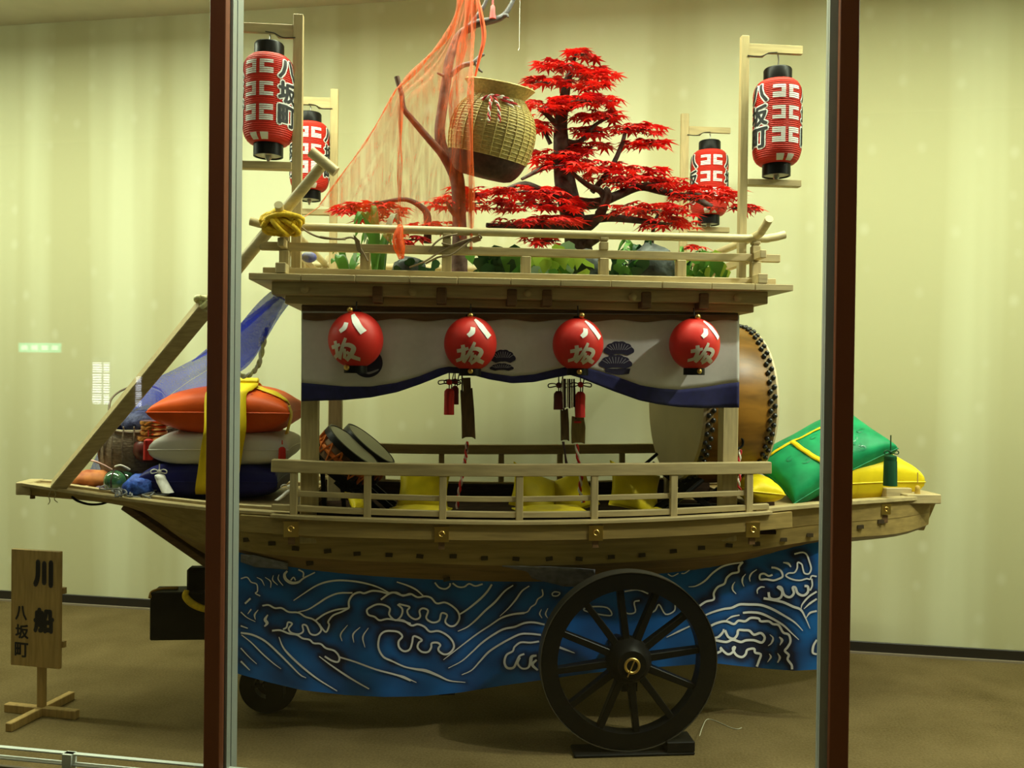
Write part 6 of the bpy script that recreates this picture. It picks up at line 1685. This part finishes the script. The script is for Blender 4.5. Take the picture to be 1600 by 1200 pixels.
# ================================================================ BLUE NET AND BOW BASKET
BN = net_mat('blue_net', (.03, .06, .70), .60, (150, 150, 150), .85, 1.2); BND = net_mat('blue_net_dense', (.03, .06, .75), .80, (150, 150, 150), .85, 1.15)
bn = thing('blue_net', 'sheer blue fishing net draped from the roof corner over the bow basket', 'fishing net', FP(240, 760, .7))
part(bn, 'net_sheet', sheet([[(436, 461, .0), (382, 506, .10), (330, 545, .25), (270, 578, .42), (222, 602, .55), (190, 635, .75), (165, 680, .80), (140, 738, .74)],
                             [(441, 464, .0), (392, 525, .08), (345, 565, .28), (292, 598, .50), (255, 630, .80), (225, 690, .93), (205, 740, .92)]], 30, 10, .012), BN, smooth=180)
part(bn, 'net_sheet', sheet([[(441, 464, .0), (392, 525, .08), (345, 565, .28), (292, 598, .50), (255, 630, .80), (225, 690, .93), (205, 740, .92)],
                             [(446, 468, .0), (405, 545, .06), (378, 575, .25), (345, 600, .48), (310, 620, .66), (285, 680, .86), (270, 735, .88)]], 30, 10, .012), BN, smooth=180)
for c, w_ in (([(440, 463, -.01), (420, 485, .02), (395, 520, .06), (370, 556, .12), (340, 586, .3)], 56), ([(437, 461, -.01), (400, 492, .05), (360, 525, .13), (300, 565, .28)], 14)):
    C_ = resample([FP(*p) for p in c], 20); hw = w_ / 300 / 2
    part(bn, 'net_fold', MB().grid(lambda s, t: C_[min(19, int(round(t * 19)))] + Vector((hw * (2 * s - 1) * (.5 + .7 * t) * .7 * (1.02 - t ** 3), -.008 * math.sin(s * pi), -hw * (2 * s - 1) * (.5 + .7 * t) * .7 * (1.02 - t ** 3))), 4, 19), BND, smooth=180)
part(bn, 'net_hem', MB().tube(sm([FP(148, 745, .58), FP(165, 752, .55), FP(190, 748, .5), FP(215, 756, .45)], 5), .004, 5), mat('net_cord_grey', (.3, .32, .4), .7))
bkv = .74
bc2 = FP(222, 706, bkv); S2 = SPX(bkv)
BKW = mat('dark_wicker', (.17, .125, .085), .6, var=.35, scale=50, stretch=(1, 1, 2), bump=.4)
b2 = thing('bow_basket', 'dark round wicker fish basket with hoop handle under the blue net', 'basket', bc2 - Vector((0, 0, .17)))
prof = [(34, -50), (46, -46), (55, -30), (59, -8), (58, 14), (54, 30), (50, 38), (52, 42), (49, 42), (46, 34)]
pp = sm([Vector((r, 0, h)) for r, h in prof], 3)
bo = part(b2, 'woven_body', MB().lathe([(p.x / S2, p.z / S2) for p in pp], bc2, (.03, -.16, 1), 36, True, False), BKW, smooth=60)
for k in range(22):
    a = 2 * pi * k / 22
    pts = [bc2 + Vector((math.cos(a) * (p.x / S2 + .002), math.sin(a) * (p.x / S2 + .002) - .16 * p.z / S2, p.z / S2)) for p in pp[:22:2]]
    part(b2, 'stave', MB().tube(pts, .004, 4), BKW, parent=bo)
part(b2, 'rim', MB().tube([bc2 + Vector((.166 * math.cos(t_ / 24 * 2 * pi), .166 * math.sin(t_ / 24 * 2 * pi) - .02, 40 / S2 - .02 * math.sin(t_ / 24 * 2 * pi) * -1)) for t_ in range(25)], .007, 6), mat('rim_bamboo', (.5, .42, .28), .5), smooth=60)
part(b2, 'hoop', MB().tube(sm([FP(170, 648, bkv - .05), FP(173, 625, bkv), FP(190, 610, bkv + .05), FP(218, 602, bkv + .08), FP(246, 606, bkv + .06), FP(261, 620, bkv), FP(262, 642, bkv - .05)], 6), .006, 6), mat('hoop_bamboo', (.20, .15, .09), .5), smooth=60)
def hoop_fill(s, t):
    a = lerp(pi * 1.05, -.05 * pi, s); r = lerp(.06, .155, t)
    return bc2 + Vector((r * math.cos(a) * 1.0, .05 - .0 * t, 42 / S2 + (.02 + .165 * math.sin(a)) * (r / .155)))
part(b2, 'hoop_mesh', MB().grid(hoop_fill, 20, 5), net_mat('grey_mesh', (.25, .24, .2), .5), smooth=180)
part(b2, 'navy_lining', MB().ball(bc2 + Vector((0.03, -.02, 42 / S2)), .125, 16, 10, (1, .9, .62)), mat('navy_net_bundle', (.02, .022, .11), .6, var=.5, scale=40, bump=.6, col2=(.10, .11, .25)), smooth=60)
# copper pot
cp = FP(240, 690, .55)
pt_ = thing('copper_pot', 'shiny copper pot with ringed neck beside the orange cushion', 'pot', cp - Vector((0, 0, .10)))
part(pt_, 'body', MB().lathe([(.05, -.10), (.08, -.085), (.095, -.05), (.09, -.01), (.07, .01)], cp, (0, 0, 1), 32, True, False), mat('pot_dark_red', (.09, .012, .010), .35), smooth=60)
for k, (r, h) in enumerate(((.078, .018), (.064, .045), (.060, .070), (.064, .095))):
    part(pt_, 'neck_ring', MB().lathe([(r * .8, h - .013), (r, h - .010), (r * 1.04, h), (r, h + .010), (r * .8, h + .013)], cp, (0, 0, 1), 32), COPPER, smooth=50)
# items lying on the bow deck
def deckp(px, v, dz=0.0):
    u = FP(px, 760, v).x; return Vector((u, v, BOWZ(u) + dz))
def lump(name, lab, cat, c, rx, ry, rz, mt, seed, amp=.25, kind=None):
    mb = MB().ball((0, 0, 0), 1, 18, 12)
    mb.v = [Vector(c) + Vector((p.x * rx, p.y * ry, p.z * rz)) * (1 + amp * noise.noise(p * 1.7 + Vector((seed, 0, 0)))) for p in mb.v]
    zmin = Vector(c).z - rz
    return solo(name, lab, cat, mb, mt, smooth=60)
c = deckp(143, .58, .04)
ob = thing('orange_float', 'orange cloth-covered net float lying at the foot of the oar', 'net float', c - Vector((0, 0, .04)))
mbx = MB().ball((0, 0, 0), 1, 18, 12); mbx.v = [c + Vector((p.x * .105, p.y * .08, p.z * .045 * (1.1 if p.z > 0 else .9))) * (1 + .12 * noise.noise(p * 2)) for p in mbx.v]
part(ob, 'cloth_body', mbx, mat('orange_cloth', (.50, .10, .03), .6, var=.35, scale=14, col2=(.75, .28, .08)), smooth=60)
part(ob, 'rim_cord', MB().tube(sm([FP(131, 719, .5), FP(145, 720, .48), FP(160, 726, .48), FP(175, 734, .5)], 5), .005, 6), mat('pinkish_cord', (.6, .35, .3), .7), smooth=60)
c = deckp(180, .46, .055)
gb = thing('glass_float', 'green glass fishing float with a metal cap on the bow deck', 'glass float', c - Vector((0, 0, .055)))
GLS = mat('green_glass', (.02, .10, .035), .08, spec=.8, var=.6, scale=12, col2=(.10, .28, .12), coat=.6)
part(gb, 'glass_ball', MB().ball(c, .055, 20, 14), GLS, smooth=60)
part(gb, 'metal_cap', MB().lathe([(.018, 0), (.016, .012), (.006, .016)], c + Vector((-.012, -.03, -.045)), (-.1, -.9, -.3), 14), BRASS, smooth=50)
part(gb, 'net_cord', MB().tube([c + Vector((.0 + .056 * math.cos(k / 20 * 2 * pi), .0, .056 * math.sin(k / 20 * 2 * pi))) for k in range(21)], .003, 5), CORDD)
part(gb, 'net_cord', MB().tube([c + Vector((.0, .056 * math.cos(k / 20 * 2 * pi), .056 * math.sin(k / 20 * 2 * pi))) for k in range(21)], .003, 5), CORDD)
c = deckp(197, .52, .05)
g2 = thing('glass_float', 'darker green glass fishing float behind the first one, white cord on top', 'glass float', c - Vector((0, 0, .05)))
part(g2, 'glass_ball', MB().ball(c, .05, 20, 14), mat('dark_green_glass', (.012, .04, .022), .1, spec=.8, coat=.5), smooth=60)
part(g2, 'white_cord', MB().tube(sm([FP(180, 729, .5), FP(188, 727, .46), FP(196, 730, .46), FP(203, 734, .47)], 5), .005, 6), CW_, smooth=60)
lump('net_bundle', 'bright blue bundled net lying between glass floats and white tassel', 'net bundle', deckp(217, .36, .05), .07, .06, .055, mat('blue_bundle', (.02, .06, .45), .6, var=.5, scale=40, bump=.8, col2=(.06, .16, .7)), 4, .35)
gn = thing('grey_net_pile', 'tangled grey net cords on the bow deck edge', 'net', deckp(215, .32))
GC = mat('grey_net_cord', (.22, .22, .22), .7); r_ = random.Random(4)
for k in range(16):
    x = r_.uniform(172, 250); v = .30 + r_.uniform(-.02, .10); p0 = deckp(x, v, .012)
    pts = [p0 + Vector((r_.uniform(-.05, .05), r_.uniform(-.03, .04), r_.uniform(-.004, .035))) for _ in range(5)]
    part(gn, 'net_loop', MB().tube(sm(pts, 5), .004, 5), GC, smooth=60)
for k, (x, v, mt) in enumerate(((135, .48, mat('shell_peach', (.7, .42, .25), .5)), (155, .50, mat('shell_violet', (.14, .08, .14), .5)), (120, .5, mat('shell_brown', (.2, .13, .08), .5)))):
    c = deckp(x, v, .008)
    mb = MB().lathe([(.002, .012), (.014, .009), (.024, 0)], c, (.2, -.5, 1), 10)
    solo('shell', ['peach coloured flat shell on the bow deck below the orange float', 'small violet shell beside the green glass float', 'small brown shell near the oar foot'][k], 'shell', mb, mt, smooth=40, group='shells on the bow deck')

# ================================================================ SIGN STAND
gcn = GP(65, 1117); e0, e1 = GP(10, 1116), GP(122, 1128)
a1 = (e1 - e0).normalized(); a2 = Vector((-a1.y, a1.x, 0))
sg = thing('sign_stand', 'wooden sign board on a post with cross feet, black brush characters', 'sign', gcn, IM)
h1 = (e1 - e0).length / 2
part(sg, 'foot', MB().bar(gcn - a1 * h1 + Vector((0, 0, .021)), gcn + a1 * h1 + Vector((0, 0, .021)), .036, .042), WOODS, bevel=.003)
part(sg, 'foot', MB().bar(gcn - a2 * h1 * 1.05 + Vector((0, 0, .0215)), gcn + a2 * h1 * 1.05 + Vector((0, 0, .0215)), .036, .041), WOODS, bevel=.003)
def spl(px, py, off=0.0):
    d = ray(px, py); o = gcn - a2 * (.022 + off); t = (o - CAM).dot(a2) / d.dot(a2); return CAM + d * t
zt1 = spl(58, 859).z; zb1_ = spl(58, 1041).z
xl = (spl(20, 950) - gcn).dot(a1); xr = (spl(96.5, 950) - gcn).dot(a1)
part(sg, 'post', MB().bar(gcn + Vector((0, 0, .04)), gcn + Vector((0, 0, zt1 - .05)), .034, .03, a2), WOODS, bevel=.002)
def sp(x, z, off): return gcn + a1 * x - a2 * off + Vector((0, 0, z))
bd = part(sg, 'board', MB().prism([sp(xl, zb1_, .035), sp(xr, zb1_, .035), sp(xr, zt1, .035), sp(xl, zt1, .035)], a2 * .018), WOODS, bevel=.002)
for z in (lerp(zb1_, zt1, .66), lerp(zb1_, zt1, .2)):
    part(sg, 'batten', MB().bar(sp(xl + .01, z, .008), sp(xr + .008, z, .008), .02, .03), WOODS)
SINK = mat('sign_ink', (.035, .032, .045), .6)
for ch, x0, x1, y0, y1, bold in (('川', 57.5, 84, 877, 914, .09), ('船', 57.5, 86, 951, 986, .07), ('八', 28, 45, 946, 967, .045), ('坂', 28, 47.5, 975, 996, .035), ('町', 27, 47, 1003, 1025, .035)):
    vs, fs = glyph(ch, bold)
    p0, p1 = spl(x0, (y0 + y1) / 2), spl(x1, (y0 + y1) / 2); za, zb2 = spl((x0 + x1) / 2, y0).z, spl((x0 + x1) / 2, y1).z
    xa, xb = (p0 - gcn).dot(a1), (p1 - gcn).dot(a1)
    part(sg, 'brush_character', MB().add([sp(lerp(xa, xb, x + .5), lerp(zb2, za, y + .5), .0365) for x, y in vs], fs), SINK, parent=bd)
# white thread on the floor by the chock
p = [GP(1093, 1150, .06), GP(1098, 1135, .03), GP(1105, 1124, .003), GP(1120, 1127, .003), GP(1140, 1136, .003), GP(1152, 1139, .003), GP(1159, 1137, .003)]
solo('floor_thread', 'thin pale thread curling on the carpet behind the wheel chock', 'thread', MB().tube(sm(p, 6), .0018, 5), mat('pale_thread', (.5, .48, .35), .8), frame=IM)
